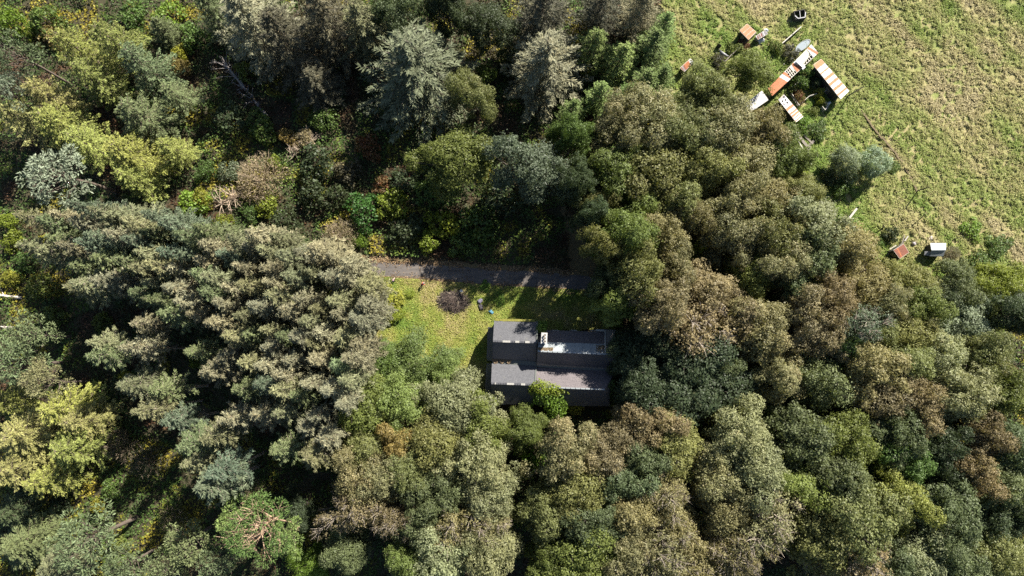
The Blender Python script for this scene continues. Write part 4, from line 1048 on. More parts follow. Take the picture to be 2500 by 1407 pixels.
# kind, px, py, radius px, height m, colour
TREES = """
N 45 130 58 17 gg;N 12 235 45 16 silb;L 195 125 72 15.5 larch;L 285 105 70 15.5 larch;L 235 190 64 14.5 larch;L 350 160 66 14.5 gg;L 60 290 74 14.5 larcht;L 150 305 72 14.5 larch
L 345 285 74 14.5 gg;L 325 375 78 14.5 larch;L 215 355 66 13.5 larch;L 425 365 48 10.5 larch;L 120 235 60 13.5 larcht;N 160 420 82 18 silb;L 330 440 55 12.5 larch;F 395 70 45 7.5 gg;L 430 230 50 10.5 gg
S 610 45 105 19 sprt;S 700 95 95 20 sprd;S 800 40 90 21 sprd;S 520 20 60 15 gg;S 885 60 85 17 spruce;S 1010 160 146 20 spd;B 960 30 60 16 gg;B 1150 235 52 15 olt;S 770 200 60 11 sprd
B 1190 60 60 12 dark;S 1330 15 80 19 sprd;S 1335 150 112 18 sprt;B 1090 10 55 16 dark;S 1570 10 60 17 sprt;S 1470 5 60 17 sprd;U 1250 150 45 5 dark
F 1450 110 62 12 fir;F 1515 145 62 12 fir;F 1590 110 66 11.25 fir;F 1575 205 62 11.25 fir;F 1465 235 52 11.25 fir;F 1395 270 46 10.5 fir;F 1620 185 45 9 fir;F 1530 235 50 10.5 green;F 1625 60 45 9 fir
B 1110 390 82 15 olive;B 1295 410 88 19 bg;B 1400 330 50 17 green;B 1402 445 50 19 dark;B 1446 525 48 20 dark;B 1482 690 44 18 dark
B 1520 300 74 16 tan;B 1600 305 84 17 tan;B 1505 420 76 16 olive;B 1600 410 88 17 olt;B 1470 490 46 13 olt;B 1560 500 60 14 olive;B 1712 228 62 14 olt;B 1838 168 54 11 olive;B 1752 262 60 15 olt;B 1680 330 70 16 olt
B 1765 330 76 16 tan;B 1868 326 60 15 tan;B 1830 395 72 16 tan;B 1730 420 64 16 olt;B 1660 490 62 16 olt;B 1905 380 64 13 olive;F 1945 430 48 6 yg;B 1530 565 76 24 olive;B 1625 570 64 16 tan;B 1800 490 64 16 tan;B 1700 530 50 15 tan
F 1708 605 36 9 yg;B 1790 580 66 16 tan;B 1880 490 64 15 tan;B 1985 545 82 16 pale;B 1950 480 56 14 olt;B 1890 575 68 16 olt;B 2064 592 70 16 tan;B 1990 625 70 16 gg;B 1905 640 66 16 tan;B 1545 660 72 21 olt;B 1640 650 66 16 tan
B 1835 665 56 14 larch;B 1940 695 52 13 gg;B 1720 715 74 16 brown;T 1680 800 92 17 brown;B 1612 745 66 20 brown;B 1790 770 66 16 brown;B 1860 800 80 17 tan;B 1965 770 60 16 brown;B 2030 740 68 16 brown;B 2010 830 60 15 brown;T 2095 800 72 17 bg;F 2055 660 45 9 yg;B 2120 700 60 14 tan;B 1470 600 50 22 olt;B 1500 735 50 18 olive
B 2178 690 52 12 olt;B 2250 697 54 12 olt;B 2335 690 58 12 gg;B 2235 745 62 13 olive;B 2430 700 60 10 yg;B 2350 775 72 10 silver;F 2425 800 42 6 bright;B 2215 820 62 14 olt;B 2480 760 60 13 dark;B 2150 820 50 14 olt;B 2160 740 45 14 tan;B 2290 720 50 11 dark;B 2400 745 40 10 olive
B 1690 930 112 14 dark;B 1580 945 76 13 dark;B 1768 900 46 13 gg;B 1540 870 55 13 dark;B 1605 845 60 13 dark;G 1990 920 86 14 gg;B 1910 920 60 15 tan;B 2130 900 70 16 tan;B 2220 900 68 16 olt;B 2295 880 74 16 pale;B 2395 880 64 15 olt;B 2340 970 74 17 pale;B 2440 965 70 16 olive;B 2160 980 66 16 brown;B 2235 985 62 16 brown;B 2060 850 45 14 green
B 2180 1060 62 15 gg;B 1955 1075 86 17 gg;B 2065 1075 80 17 olive;B 1805 1070 74 17 pale;B 1850 1160 80 18 pale;B 1760 1170 72 17 pale;T 1870 1265 88 18 tan;B 1775 1250 66 17 tan;T 1800 1345 72 16 tan;B 1950 1180 66 16 olive;B 2040 1170 78 18 gg;B 2085 1260 96 19 olt;B 2000 1310 84 18 olt;T 2095 1345 92 18 brown
B 2215 1120 66 15 green;B 2195 1215 62 15 larch;B 2290 1075 60 15 dark;B 2395 1060 62 16 brown;B 2470 1090 60 16 gg;B 2370 1155 58 15 brown;B 2455 1190 64 16 gg;B 2300 1250 82 15 gg;B 2400 1280 60 14 dark;B 2245 1360 72 15 pale;B 2330 1365 66 15 gg;B 2440 1345 74 14 olt;B 2480 1260 50 14 dark;B 2310 1160 50 14 dark;B 2160 1400 60 15 gg
B 1285 1050 48 12 olive;U 1300 1112 38 7 bright;B 1388 1105 70 16 tan;B 1468 1118 72 16 brown;B 1535 1070 60 15 brown;B 1600 1040 62 15 brown;B 1650 1085 68 15 olt;B 1575 1130 62 16 gg;B 1420 1190 80 17 olt;B 1525 1180 68 16 gg;B 1345 1260 66 15 olt;B 1440 1275 70 16 gg;B 1550 1260 78 17 tan;T 1620 1210 72 17 tan;B 1645 1290 68 16 tan
B 1420 1365 90 16 olive;B 1530 1350 70 16 tan;T 1610 1345 80 17 tan;T 1690 1390 70 16 tan;B 1340 1370 50 14 olive
B 1110 1000 88 15 pale;B 1180 1040 66 15 olive;B 1055 1085 78 16 olt;B 1165 1130 80 17 pale;B 1200 1215 70 17 pale;B 1080 1195 72 17 gg;T 1110 1270 72 17 tan;B 1035 1265 58 16 gg;B 1000 1150 58 16 olt;T 1180 1285 58 16 tan;B 1075 1350 82 17 pale;B 1190 1355 74 17 pale;B 1010 1370 56 16 olive
B 890 1010 80 15 olive;B 970 985 66 13 fir;B 880 1095 70 15 olt;B 970 1080 46 15 orange;B 880 1165 70 16 tan;B 935 1175 60 16 tan;T 865 1235 70 17 brown;T 960 1265 58 16 brown;G 930 880 76 8 green;G 1005 890 80 8 fir;G 1090 925 62 7 fir;G 960 940 55 7 green;G 900 950 46 7 fir
B 840 1345 52 13 gg;G 755 1385 54 8 bright;X 645 1290 86 18 green;N 590 1255 48 15 fir;N 695 1325 46 14 fir;B 720 1250 40 10 dark
L 70 1060 84 13.5 larcht;L 160 1000 72 13.5 larch;L 55 1140 78 13.5 larcht;L 185 1095 72 13.5 larch;L 210 1025 60 12.5 larcht;L 120 1170 62 12.5 larch;N 45 890 66 15 gg;N 70 820 56 14 gg;N 115 940 50 14 spruce;L 20 980 60 12.5 larch
N 230 1310 82 15 gg;N 450 1325 56 13 gg;N 390 1390 52 13 gg;N 300 1385 54 13 gg;N 530 1390 50 13 gg;F 60 1330 80 9 gg;F 140 1385 70 9 spruce;V 420 1270 40 5 olive;F 30 1250 60 9 dark;V 620 1210 40 5 olive;V 280 1090 45 6 sprd;V 350 1130 45 6 dark
"""
BUSHES = """
V 630 435 72 5 straw;U 560 420 36 3 bg;U 470 500 46 4 bright;U 492 485 26 4 yellow;U 652 500 34 3 yg;U 775 395 48 5 dark;U 702 335 26 3 orange;U 745 340 30 3 straw;U 668 395 20 2 yg;U 610 520 26 2 green;U 545 540 26 2 yg;V 830 575 50 5 straw
U 955 500 48 4 yg;U 1085 545 44 5 yg;U 1050 585 34 4 yg;U 1170 545 58 6 green;U 885 515 48 5 vivid;U 990 560 46 4 dark;U 1130 595 42 4 green;U 930 450 26 3 rust;U 875 590 24 3 bright;U 1220 480 60 6 dark;U 1060 470 46 5 green;U 985 440 40 4 dark
U 940 735 46 2.6 yellow;U 925 700 24 1.6 yg;U 960 770 28 2 yg;U 885 890 24 2 bright;U 478 880 22 2 yg;U 310 925 26 3 yellow;U 30 590 30 3 yg;U 25 680 30 3 yellow;U 100 700 40 4 olive;U 115 585 18 2 yellow;U 20 540 26 3 yg;U 60 640 30 3 green;U 130 775 30 3 olive;U 250 790 30 3 olive
U 240 1235 20 4 yellow;U 110 1315 18 3 yellow;U 290 1370 16 3 bright;U 290 1330 24 4 olive;U 270 1195 26 4 green;U 150 1230 26 3 dark;U 400 200 40 4 dark;U 440 130 24 3 yellow;U 430 160 30 3 orange;U 120 90 40 3 orange;U 85 85 26 3 yg;U 330 40 44 4 green;U 410 40 46 4 bright;U 470 90 40 4 green;U 25 60 40 5 bright;U 110 50 46 5 green
U 560 290 46 4 dark;U 640 310 46 4 green;U 790 290 40 4 green;U 600 175 30 4 olive;U 500 420 30 3 green;U 760 470 44 5 dark;U 700 540 40 4 dark;U 820 480 40 4 dark;U 1180 190 40 5 green;U 850 420 40 4 sprd;U 900 360 36 5 rust
U 1952 200 26 3 green;U 1965 178 22 3 green;U 1950 237 19 2.2 rust;U 2000 228 17 2 yellow;U 2003 248 15 2 yg;U 1985 272 15 1.4 olive;U 1990 205 20 2.4 dark;U 1930 130 24 2 sprd;U 1895 115 20 2 olive;U 1815 108 20 1.6 rust;U 1790 120 20 1.5 olive;U 1755 150 22 1.6 sprd;U 1895 262 14 1.6 olive
U 2175 572 22 2.4 dark;U 2146 596 16 2 green;U 2235 652 18 1.5 olive;V 2330 618 22 2 sprt;U 2370 560 30 1.6 bright;U 2440 600 34 1.8 green;U 2400 640 34 2 green;U 2030 430 30 2 dark;U 2055 460 26 2 green;U 2180 410 20 1.2 green;U 1995 320 30 1.6 green;U 1960 300 22 1.6 bright
U 1870 1010 26 3 bright;U 1340 985 20 2 dark;U 1250 1240 24 4 bright;U 1250 1270 24 4 green;U 2050 1390 30 4 bright;U 1790 1390 34 4 green;U 1000 720 14 .8 yg;U 1185 700 16 .7 bright;U 1220 730 20 .7 bright
W 2062 392 44 7 silver;W 2135 395 44 6.5 silver;U 2075 432 22 3 silver
"""
PLANT_EXTRA = "130 545 gg;95 605 spruce;215 690 spruce;195 705 spruce;262 640 gg;300 690 sprt;350 715 gg;430 700 sprt;250 835 spruce;330 850 sprt;250 860 gg;320 940 spruce;395 955 gg;360 1000 spruce;425 1030 bg;470 1075 gg;520 1065 spruce;570 1020 sprt;600 950 gg;655 935 bg;700 1000 spruce;560 870 sprt;480 855 gg;520 905 sprt;610 880 spruce;745 1040 sprt;640 1010 sprt;690 1100 gg;760 1110 spruce;800 1060 sprt;520 1190 bg;540 1150 bg;480 1130 spruce;350 790 sprt;420 770 gg"
trees = []
for line in (TREES + BUSHES).replace("\n", ";").split(";"):
    f = line.split()
    if f: trees.append((f[0], float(f[1]), float(f[2]), float(f[3]), float(f[4]), f[5]))
prng = random.Random(5)
PLPOLY = [(90, 535), (240, 500), (420, 530), (560, 575), (700, 575), (830, 600), (890, 680), (900, 800), (860, 900), (840, 990), (760, 1040), (690, 960), (600, 860), (540, 800), (430, 760), (300, 720), (220, 660), (140, 610)]
taken = [tuple(map(float, s.split()[:2])) for s in PLANT_EXTRA.split(";")]
for s in PLANT_EXTRA.split(";"):
    a, b, c_ = s.split(); trees.append(('Q', float(a), float(b), prng.uniform(36, 46) + (14 if c_ == 'bg' and float(b) > 1100 else 0), prng.uniform(19, 23), c_))
PL2 = [(x, y) for x, y in PLPOLY]
for _ in range(6000):
    x, y = prng.uniform(70, 910), prng.uniform(490, 1050)
    if not inside(np.array([x]), np.array([y]), PL2)[0]: continue
    if min((x - a) ** 2 + (y - b) ** 2 for a, b in taken) < 37 ** 2: continue
    taken.append((x, y))
    u = prng.random() + (.12 if x > 560 else -.1)
    trees.append(('P', x, y, prng.uniform(36, 48), prng.uniform(20, 25), 'sprt' if u > .55 else ('spruce' if u > .2 else ('gg' if u > .04 else 'bg'))))

# where things stand, said by what one can find there
PLACES = [
 (60, 120, "in the top corner of the larch stand"), (270, 140, "in the sunlit larch stand"), (330, 380, "at the foot of the larch stand"), (100, 300, "along the outer edge of the larch stand"),
 (420, 70, "in the weedy gap above the larch stand"), (660, 60, "on the top edge beyond the deep shade"), (620, 240, "in the deep shade beside the fallen dead trunk"), (640, 450, "in the sunny scrub above the plantation"),
 (780, 470, "in the shaded scrub above the plantation"), (1010, 120, "in the top-edge spruce clump"), (1330, 100, "in the top-edge spruce row"), (1530, 150, "among feathery conifers beside the field"),
 (1110, 380, "between grey spruces and the track"), (1290, 420, "in the dark gap above the track"), (970, 530, "in the thicket above the track's open stretch"), (1120, 570, "in the thicket just above the track"),
 (1560, 400, "in the wood below the feathery conifers"), (1720, 260, "beside the little striped shed"), (1850, 160, "between the square orange shed and the yard"), (1960, 225, "inside the shed yard"), (1850, 330, "just below the shed yard"),
 (1560, 600, "where the track enters the wood"), (1750, 550, "in the wood beyond the track's end"), (1960, 560, "at the wood's edge below the willows"), (2070, 400, "in the field by the dyke"), (2070, 640, "in the wood beside the red hut"),
 (2200, 590, "around the red hut"), (2400, 610, "in the field beyond the white-roofed hut"), (2280, 690, "just below the two huts"), (2420, 750, "at the frame edge below the field"), (1690, 780, "in the wood beyond the cottage gable"), (1900, 770, "in the middle of the big wood"),
 (2080, 790, "around the white-limbed tree"), (1650, 920, "close to the cottage's far gable"), (1980, 930, "beside the dark hollow in the wood"), (2200, 930, "in the wood two crowns below the huts"), (2390, 930, "at the frame edge in the lower wood"),
 (1820, 1120, "below the dark hollow in the wood"), (2050, 1120, "in the lower wood under the hollow"), (2300, 1120, "in the lower wood near the frame edge"), (1820, 1310, "at the bottom edge under the hollow"), (2070, 1310, "at the bottom edge of the lower wood"), (2350, 1300, "in the bottom corner of the wood"),
 (1320, 1060, "just below the cottage's ivy"), (1500, 1090, "in the wood below the cottage"), (1400, 1230, "beside the dark slot below the cottage"), (1580, 1230, "in the wood well below the cottage"), (1420, 1370, "at the bottom edge beside the dark slot"), (1620, 1360, "at the bottom edge below the cottage gable"),
 (1110, 1030, "below the cottage's near gable"), (1120, 1180, "left of the dark slot in the wood"), (1100, 1340, "at the bottom edge before the dark slot"), (920, 1040, "between plantation and lower wood"), (900, 1200, "beside the black gap under the plantation"), (980, 890, "on the lawn edge facing the cottage"), (940, 730, "on the lawn by the track"),
 (1180, 710, "on the lawn near the brush pile"), (700, 1300, "at the bottom edge under the plantation"), (120, 1060, "in the golden stand by the left edge"), (60, 860, "on the left edge above the golden stand"), (60, 640, "in the scrub along the left edge"), (300, 1330, "in the bottom corner thicket"), (60, 1300, "in the bottom left corner"), (300, 1130, "in the dark gap below the golden stand"), (500, 1330, "at the bottom edge beside the bare-limbed pine"),
]
PL_PLACES = [(140, 560, "at the plantation's outer top corner"), (300, 560, "on the plantation's upper edge"), (480, 590, "by the yellow bush above the plantation"), (650, 610, "by the straw shrub above the plantation"), (810, 640, "where the plantation meets the track"),
 (230, 680, "leaning over the scrub beside the plantation"), (420, 700, "in the plantation above the glade"), (600, 720, "in the plantation's dense middle"), (770, 740, "in the dense plantation near the lawn"), (860, 800, "on the plantation's lawn edge"),
 (290, 860, "standing over the grassy glade"), (500, 860, "along the glade's upper rim"), (660, 860, "in the plantation below its dense middle"), (790, 900, "in the plantation beside the low lawn trees"), (390, 990, "at the foot of the glade"), (510, 1080, "in the gap under the glade"), (600, 950, "along the glade's far rim"), (720, 1010, "at the plantation's bottom tip"), (740, 1100, "beyond the plantation's bottom tip"), (525, 1170, "over the black gap under the plantation")]
ORD = "first second third fourth fifth sixth seventh eighth ninth tenth eleventh twelfth thirteenth fourteenth fifteenth sixteenth".split()
NUM = "zero one two three four five six seven eight nine ten eleven twelve thirteen fourteen fifteen sixteen".split()
recs = []
for (k, px, py, r_, h, col) in trees:
    pl = min(PL_PLACES if k in 'PQ' else PLACES, key=lambda q: (q[0] - px) ** 2 + (q[1] - py) ** 2)[2]
    if k == 'W': pl = "in the field beside the dyke"
    size = {'B': (56, 84), 'P': (39, 45), 'Q': (38, 45), 'U': (25, 42)}.get(k)
    sw = "" if not size else ("small " if r_ < size[0] else ("large " if r_ > size[1] else ""))
    recs.append([k, px, py, r_, h, col, f"{sw}{COL[col][2]} {NOUN[k]} {pl}"])
by = {}
for q in recs: by.setdefault(q[6], []).append(q)
for lab, qs in by.items():
    if len(qs) > 1:
        qs.sort(key=lambda q: q[1])
        for i, q in enumerate(qs):
            q[6] = lab + ", " + (("left of two" if i == 0 else "right of two") if len(qs) == 2 else f"{ORD[i]} of {NUM[len(qs)]} from left")
vrng = random.Random(99)
cnt = {}
for (k, px, py, r_, h, col, lab) in recs:
    name, cat, R, Hn, variants, ch, zc = KINDS[k]
    zz = h * zc
    p = P(px, py, zz)
    rm = r_ * (CAM_H - zz) / FPX
    i = cnt.get(k, vrng.randrange(9)); cnt[k] = i + 1
    cm, tm = variants[i % len(variants)]
    root = thing(name, lab, cat, (p.x, p.y, 0), vrng.uniform(0, 6.283), GROUP[k])
    s = rm / R * (1.17 if k in 'BT' else 1.0)
    root.scale = (s * vrng.uniform(.93, 1.07), s * vrng.uniform(.93, 1.07), h / Hn)
    c_, al, _w = COL[col]
    j = vrng.uniform(.78, 1.18); jw = vrng.uniform(-.06, .06)
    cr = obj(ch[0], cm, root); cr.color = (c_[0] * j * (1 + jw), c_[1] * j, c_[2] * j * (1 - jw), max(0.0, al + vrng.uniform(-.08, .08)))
    tr = obj(ch[1], tm, root); bk = BARK[k]; j = vrng.uniform(.8, 1.2); tr.color = (bk[0] * j, bk[1] * j, bk[2] * j, 1)

# creepers over the cottage
def creeper(name, label, lobes_px, col, seed, per=420, leaf=.26):
    rng = np.random.default_rng(seed)
    pts = [P(px, py, z) for px, py, z, r_ in lobes_px]
    c_ = sum(pts, Vector()) / len(pts)
    root = thing(name, label, "creeper", (c_.x, c_.y, 0), 0, "creepers on the cottage")
    lobes = [(p.x - c_.x, p.y - c_.y, p.z, q[3], rng.random(), rng.random() * .7) for p, q in zip(pts, lobes_px)]
    f = obj("foliage", lobes_leaves("foliage", lobes, rng, per, leaf, .75, .5, .55, lo=-.7), root)
    f.color = (*COL[col][0], COL[col][1])
    t_ = Tubes()
    for l in lobes: t_.add([(l[0] * .9, l[1] * .9, 0), (l[0] * .95, l[1] * .95, l[2] * .6), (l[0], l[1], l[2])], [.06, .045, .02], 4)
    s_ = obj("stem", t_.mesh("stem", M_BARK), root); s_.color = (.1, .08, .06, 1)
creeper("ivy", "lime ivy smothering the single-pot chimney on the slate cottage ridge",
        [(1308, 941, 9.2, .7), (1320, 936, 9.3, .75), (1326, 944, 9.2, .8), (1314, 950, 9.0, .8), (1300, 946, 8.0, .6), (1338, 943, 8.1, .8), (1350, 947, 7.9, .7), (1362, 950, 7.6, .6), (1374, 954, 7.2, .5), (1328, 954, 8.2, .8), (1343, 955, 7.6, .8), (1357, 959, 7.1, .8), (1296, 954, 7.4, .5), (1303, 960, 7.0, .6), (1385, 957, 6.8, .4)], 'yg', 205)
creeper("ivy", "bright green ivy hanging over the lower slope of the slate cottage",
        [(1318, 965, 7.0, .9), (1333, 968, 6.9, 1.0), (1350, 970, 6.5, 1.0), (1366, 967, 6.3, .8), (1340, 982, 6.0, 1.0), (1355, 984, 5.8, 1.1), (1370, 982, 5.4, 1.0), (1343, 996, 5.0, 1.0), (1360, 998, 4.8, 1.2), (1374, 994, 4.6, .9), (1352, 1012, 4.0, 1.1), (1368, 1010, 3.8, .9), (1345, 1022, 3.0, .9), (1306, 978, 5.8, .7), (1296, 984, 4.8, .7), (1318, 982, 5.6, .7)], 'bright', 201)
creeper("ivy", "vivid ivy tuft on the wall head beside the three-pot chimney", [(1318, 798, 6.2, .65), (1326, 799, 6.2, .6), (1316, 806, 6.5, .6), (1326, 808, 6.5, .6), (1321, 803, 6.7, .6), (1330, 792, 5.2, .6), (1318, 791, 5.0, .6)], 'bright', 202)
creeper("ivy", "dark ivy mound at the far end of the cottage's lower slope", [(1490, 938, 5.6, 1.0), (1500, 946, 5.2, 1.1), (1493, 955, 4.6, 1.1), (1503, 962, 4.0, 1.1), (1488, 965, 4.2, 1.0), (1496, 975, 3.4, 1.1)], 'green', 203)
creeper("climbing_shrub", "yellow-leaved climber against the cottage wall beside the bright ivy", [(1390, 978, 3.4, .8), (1402, 975, 3.6, .8), (1414, 980, 3.4, .8), (1393, 990, 3.0, .8), (1407, 990, 3.2, .9), (1418, 994, 2.6, .7), (1398, 1002, 2.4, .8), (1410, 1005, 2.2, .7)], 'yellow', 204)

# fallen dead trunk in the deep shade, and felled logs
def fallen(name, label, a, b, r0, r1, col, twigs, seed):
    rng = np.random.default_rng(seed)
    A, B = P(*a, .5), P(*b, 1.2)
    root = thing(name, label, "log", (A.x, A.y, 0), 0, "fallen trunks")
    t_ = Tubes(); t_.add([A, A.lerp(B, .5) + Vector((.1, -.15, .1)), B], [r0, (r0 + r1) / 2, r1], 8)
    o = obj("trunk", localised(t_.mesh("trunk", M_BARK), root), root); o.color = (*col, 1)
    w_ = Tubes()
    for i in range(twigs):
        u = rng.uniform(.25, 1.0); p = A.lerp(B, u); d = Vector(sphere_dirs(rng, 1)[0]); d.z = abs(d.z) * .5; d = (d + (B - A).normalized() * .6).normalized(); L = rng.uniform(.8, 3.2)
        m_ = p + d * L * .5 + Vector((0, 0, .2)); q = p + d * L
        w_.add([p, m_, q], [.06, .035, .012], 4)
        for k in range(3):
            e_ = Vector(sphere_dirs(rng, 1)[0]); w_.add([m_.lerp(q, rng.random()), q + e_ * .7], [.022, .008], 3)
    o = obj("branch", localised(w_.mesh("branch", M_BARK), root), root); o.color = (col[0] * 1.3, col[1] * 1.3, col[2] * 1.35, 1)
fallen("fallen_tree", "grey dead trunk with bleached twigs lying in the deep shade", (652, 285), (545, 150), .34, .16, (.30, .28, .26), 46, 1)
fallen("fallen_tree", "white bare log poking in at the left edge of the scrub", (52, 727), (-20, 716), .26, .22, (.62, .57, .50), 4, 2)
fallen("fallen_tree", "thin pale log at the left edge above the golden stand", (32, 800), (-20, 792), .16, .12, (.55, .50, .43), 3, 3)
fallen("fallen_tree", "cut straw-coloured brash lying beside the yellow bush above the plantation", (525, 505), (575, 480), .14, .08, (.42, .34, .25), 60, 4)
fallen("fallen_tree", "tangle of pale dead branches below the orange bush", (690, 395), (765, 345), .14, .07, (.42, .35, .26), 60, 5)

# ------------------------------------------------------------------ ground cover too fine to count
def cover_colours(x, y):
    return vnoise(x, y, 7.0, 51), vnoise(x, y, 2.6, 52)
HOUSE = [P2(*p) for p in [(1186, 780), (1512, 790), (1512, 1000), (1186, 1000)]]
def near_track(x, y, half):
    t = np.zeros(len(x), bool)
    pts = [P2(*p) for p in TRACK_C]
    for (x1, y1), (x2, y2) in zip(pts[:-1], pts[1:]):
        dx, dy = x2 - x1, y2 - y1; L2 = dx * dx + dy * dy
        u = np.clip(((x - x1) * dx + (y - y1) * dy) / L2, 0, 1)
        t |= (x - x1 - u * dx) ** 2 + (y - y1 - u * dy) ** 2 < half * half
    return t
def cover_material(name, stops, transl=.2, lo=.5, span=1.0):
    m, t, b, out = nodes(name)
    co = coords(t)
    tint = attr(t, "tint"); wm = attr(t, "warm")
    c = ramp(t, wm, stops)
    v = math_(t, 'MULTIPLY_ADD', tint, span); t.nodes[-1].inputs[2].default_value = lo
    s = N(t, "ShaderNodeVectorMath", operation='SCALE'); t.links.new(c, s.inputs[0]); t.links.new(v, s.inputs["Scale"])
    t.links.new(s.outputs[0], b.inputs["Base Color"]); b.inputs["Roughness"].default_value = .6; b.inputs["Specular IOR Level"].default_value = .25
    tr = N(t, "ShaderNodeBsdfTranslucent"); t.links.new(s.outputs[0], tr.inputs[0])
    ms = N(t, "ShaderNodeMixShader"); ms.inputs[0].default_value = transl
    t.links.new(b.outputs[0], ms.inputs[1]); t.links.new(tr.outputs[0], ms.inputs[2]); t.links.new(ms.outputs[0], out.inputs[0])
    return m
rng = np.random.default_rng(77)
def undergrowth(n):
    x = rng.uniform(-105, 105, n); y = rng.uniform(-52, 82, n)
    ok = ~inside(x, y, FIELD) & ~inside(x, y, LAWN) & ~inside(x, y, HOUSE) & ~near_track(x, y, 2.4)
    ok &= ~inside(x, y, [P2(*p) for p in [(1388, 540), (1470, 540), (1470, 705), (1388, 705)]])
    big, mid = vnoise(x, y, 8, 61), vnoise(x, y, 2.2, 62)
    ok &= (0.55 * big + .45 * mid) > .2
    x, y, big, mid = x[ok], y[ok], big[ok], mid[ok]
    k = len(x)
    mound = np.clip((.55 * vnoise(x, y, 4.5, 63) + .45 * mid) - .3, 0, 1) * 3.6
    z = .05 + mound * (1 - .5 * rng.random(k) ** 2)
    pat = .55 * vnoise(x, y, 6, 64) + .45 * vnoise(x, y, 2.4, 65)
    warm = np.clip((pat - .5) * 1.9 + .5 + rng.normal(size=k) * .07, 0, 1)
    gl = inside(x, y, GLADE); z[gl] *= .25; warm[gl] = .35 + rng.normal(size=gl.sum()) * .05
    nr = rng.normal(size=(k, 3)) * .6 + np.array([0, 0, 1.0])
    return leaf_mesh("undergrowth", np.stack([x, y, z], 1), nr, rng.uniform(.25, .6, k), .6, rng.random(k), warm, M_UNDER, rng)
M_UNDER = cover_material("undergrowth_leaf", [(0.12, (.085, .048, .026)), (.28, (.05, .062, .022)), (.45, (.055, .092, .026)), (.66, (.085, .14, .028)), (.80, (.16, .18, .03)), (.93, (.26, .22, .03))])
kind(obj("undergrowth", undergrowth(430000)), "stuff")

def grass(name, poly, n, zf, ln, wd, mat, warmf, lean, seed, tus=None):
    rng = np.random.default_rng(seed)
    xs = [p[0] for p in poly]; ys = [p[1] for p in poly]
    x0, x1, y0, y1 = max(min(xs), -100), min(max(xs), 104), max(min(ys), -50), min(max(ys), 84)
    if tus:
        nt = n // tus
        cx, cy = rng.uniform(x0, x1, nt), rng.uniform(y0, y1, nt)
        th = rng.uniform(0, 6.283, (nt, tus)); rr = rng.random((nt, tus)) * .42
        x, y = (cx[:, None] + rr * np.cos(th)).ravel(), (cy[:, None] + rr * np.sin(th)).ravel()
        ax = np.stack([np.cos(th).ravel() * .6, np.sin(th).ravel() * .6, np.zeros(nt * tus)], 1)
        tv = np.repeat(rng.random(nt), tus)
    else:
        x, y = rng.uniform(x0, x1, n), rng.uniform(y0, y1, n); ax = np.zeros((n, 3)); tv = rng.random(n)
    ok = inside(x, y, poly)
    x, y, ax, tv = x[ok], y[ok], ax[ok], tv[ok]; k = len(x)
    z = zf(x, y) + rng.uniform(.05, .3, k) * (1 if tus else .4)
    al = ax + np.array([lean[0], lean[1], .45]) + rng.normal(size=(k, 3)) * .35
    nr = np.array([.15, .2, 1.0]) + rng.normal(size=(k, 3)) * .38
    me = leaf_mesh(name, np.stack([x, y, z], 1), nr, ln * rng.uniform(.6, 1.3, k), wd, np.clip(.5 * tv + .5 * rng.random(k), 0, 1), np.clip(warmf(x, y) + rng.normal(size=k) * .08, 0, 1), mat, rng, al)
    return kind(obj(name, me), "stuff")
M_GRASS = cover_material("meadow_blade", [(0.22, (.40, .345, .185)), (.40, (.37, .335, .145)), (.54, (.28, .295, .095)), (.74, (.215, .275, .060)), (.92, (.155, .245, .040))], .3, .78, .5)
def field_warm(x, y):
    g_ = field_green(x, y)
    px = 1250 + x * FPX / CAM_H; py = 850 - y * FPX / CAM_H
    near = np.clip(1 - (px - 1900 - .75 * np.clip(py - 250, -250, 400)) / 330.0, 0, 1)
    return np.clip(g_ * 1.0 + .15 * near - .02, 0, 1)
grass("meadow_grass", FIELD, 620000, field_z, .50, .24, M_GRASS, field_warm, (-.35, -.35), 301, 26)
M_LAWNG = cover_material("lawn_blade", [(0.2, (.35, .285, .135)), (.4, (.31, .295, .085)), (.58, (.245, .28, .052)), (.85, (.135, .215, .032))], .3, .65, .75)
grass("lawn_grass", LAWN, 105000, lambda x, y: .12 + .12 * vnoise(x, y, 1.1, 41), .34, .45, M_LAWNG, lambda x, y: .15 + .8 * (.5 * vnoise(x, y, 5, 71) + .5 * vnoise(x, y, 1.4, 72)), (-.2, -.2), 302)

def verge_leaves(n):
    rng = np.random.default_rng(55)
    pts = [P2(*p) for p in TRACK_C]
    i = rng.integers(1, 9, n); u = rng.random(n); sgn = rng.choice([-1, 1], n)
    a = np.array(pts)[i]; b = np.array(pts)[i + 1]; d = unit(b - a); c_ = a + (b - a) * u[:, None]
    off = (1.45 + np.abs(rng.normal(size=n)) * .42 - .35 * (rng.random(n) < .4) - 1.2 * rng.random(n) * (rng.random(n) < .15)) * sgn
    x, y = c_[:, 0] - d[:, 1] * off, c_[:, 1] + d[:, 0] * off
    keep = (vnoise(x, y, 1.3, 81) > .28); x, y = x[keep], y[keep]; k = len(x)
    return leaf_mesh("fallen_leaves", np.stack([x, y, .2 + rng.random(k) * .07], 1), rng.normal(size=(k, 3)) * .4 + np.array([0, 0, 1.0]), rng.uniform(.12, .26, k), .7, rng.random(k), rng.random(k), M_FALLEN, rng)
M_FALLEN = cover_material("fallen_leaf", [(.2, (.10, .065, .035)), (.5, (.23, .15, .08)), (.85, (.36, .25, .14))], .1)
kind(obj("fallen_leaves", verge_leaves(15000)), "stuff")

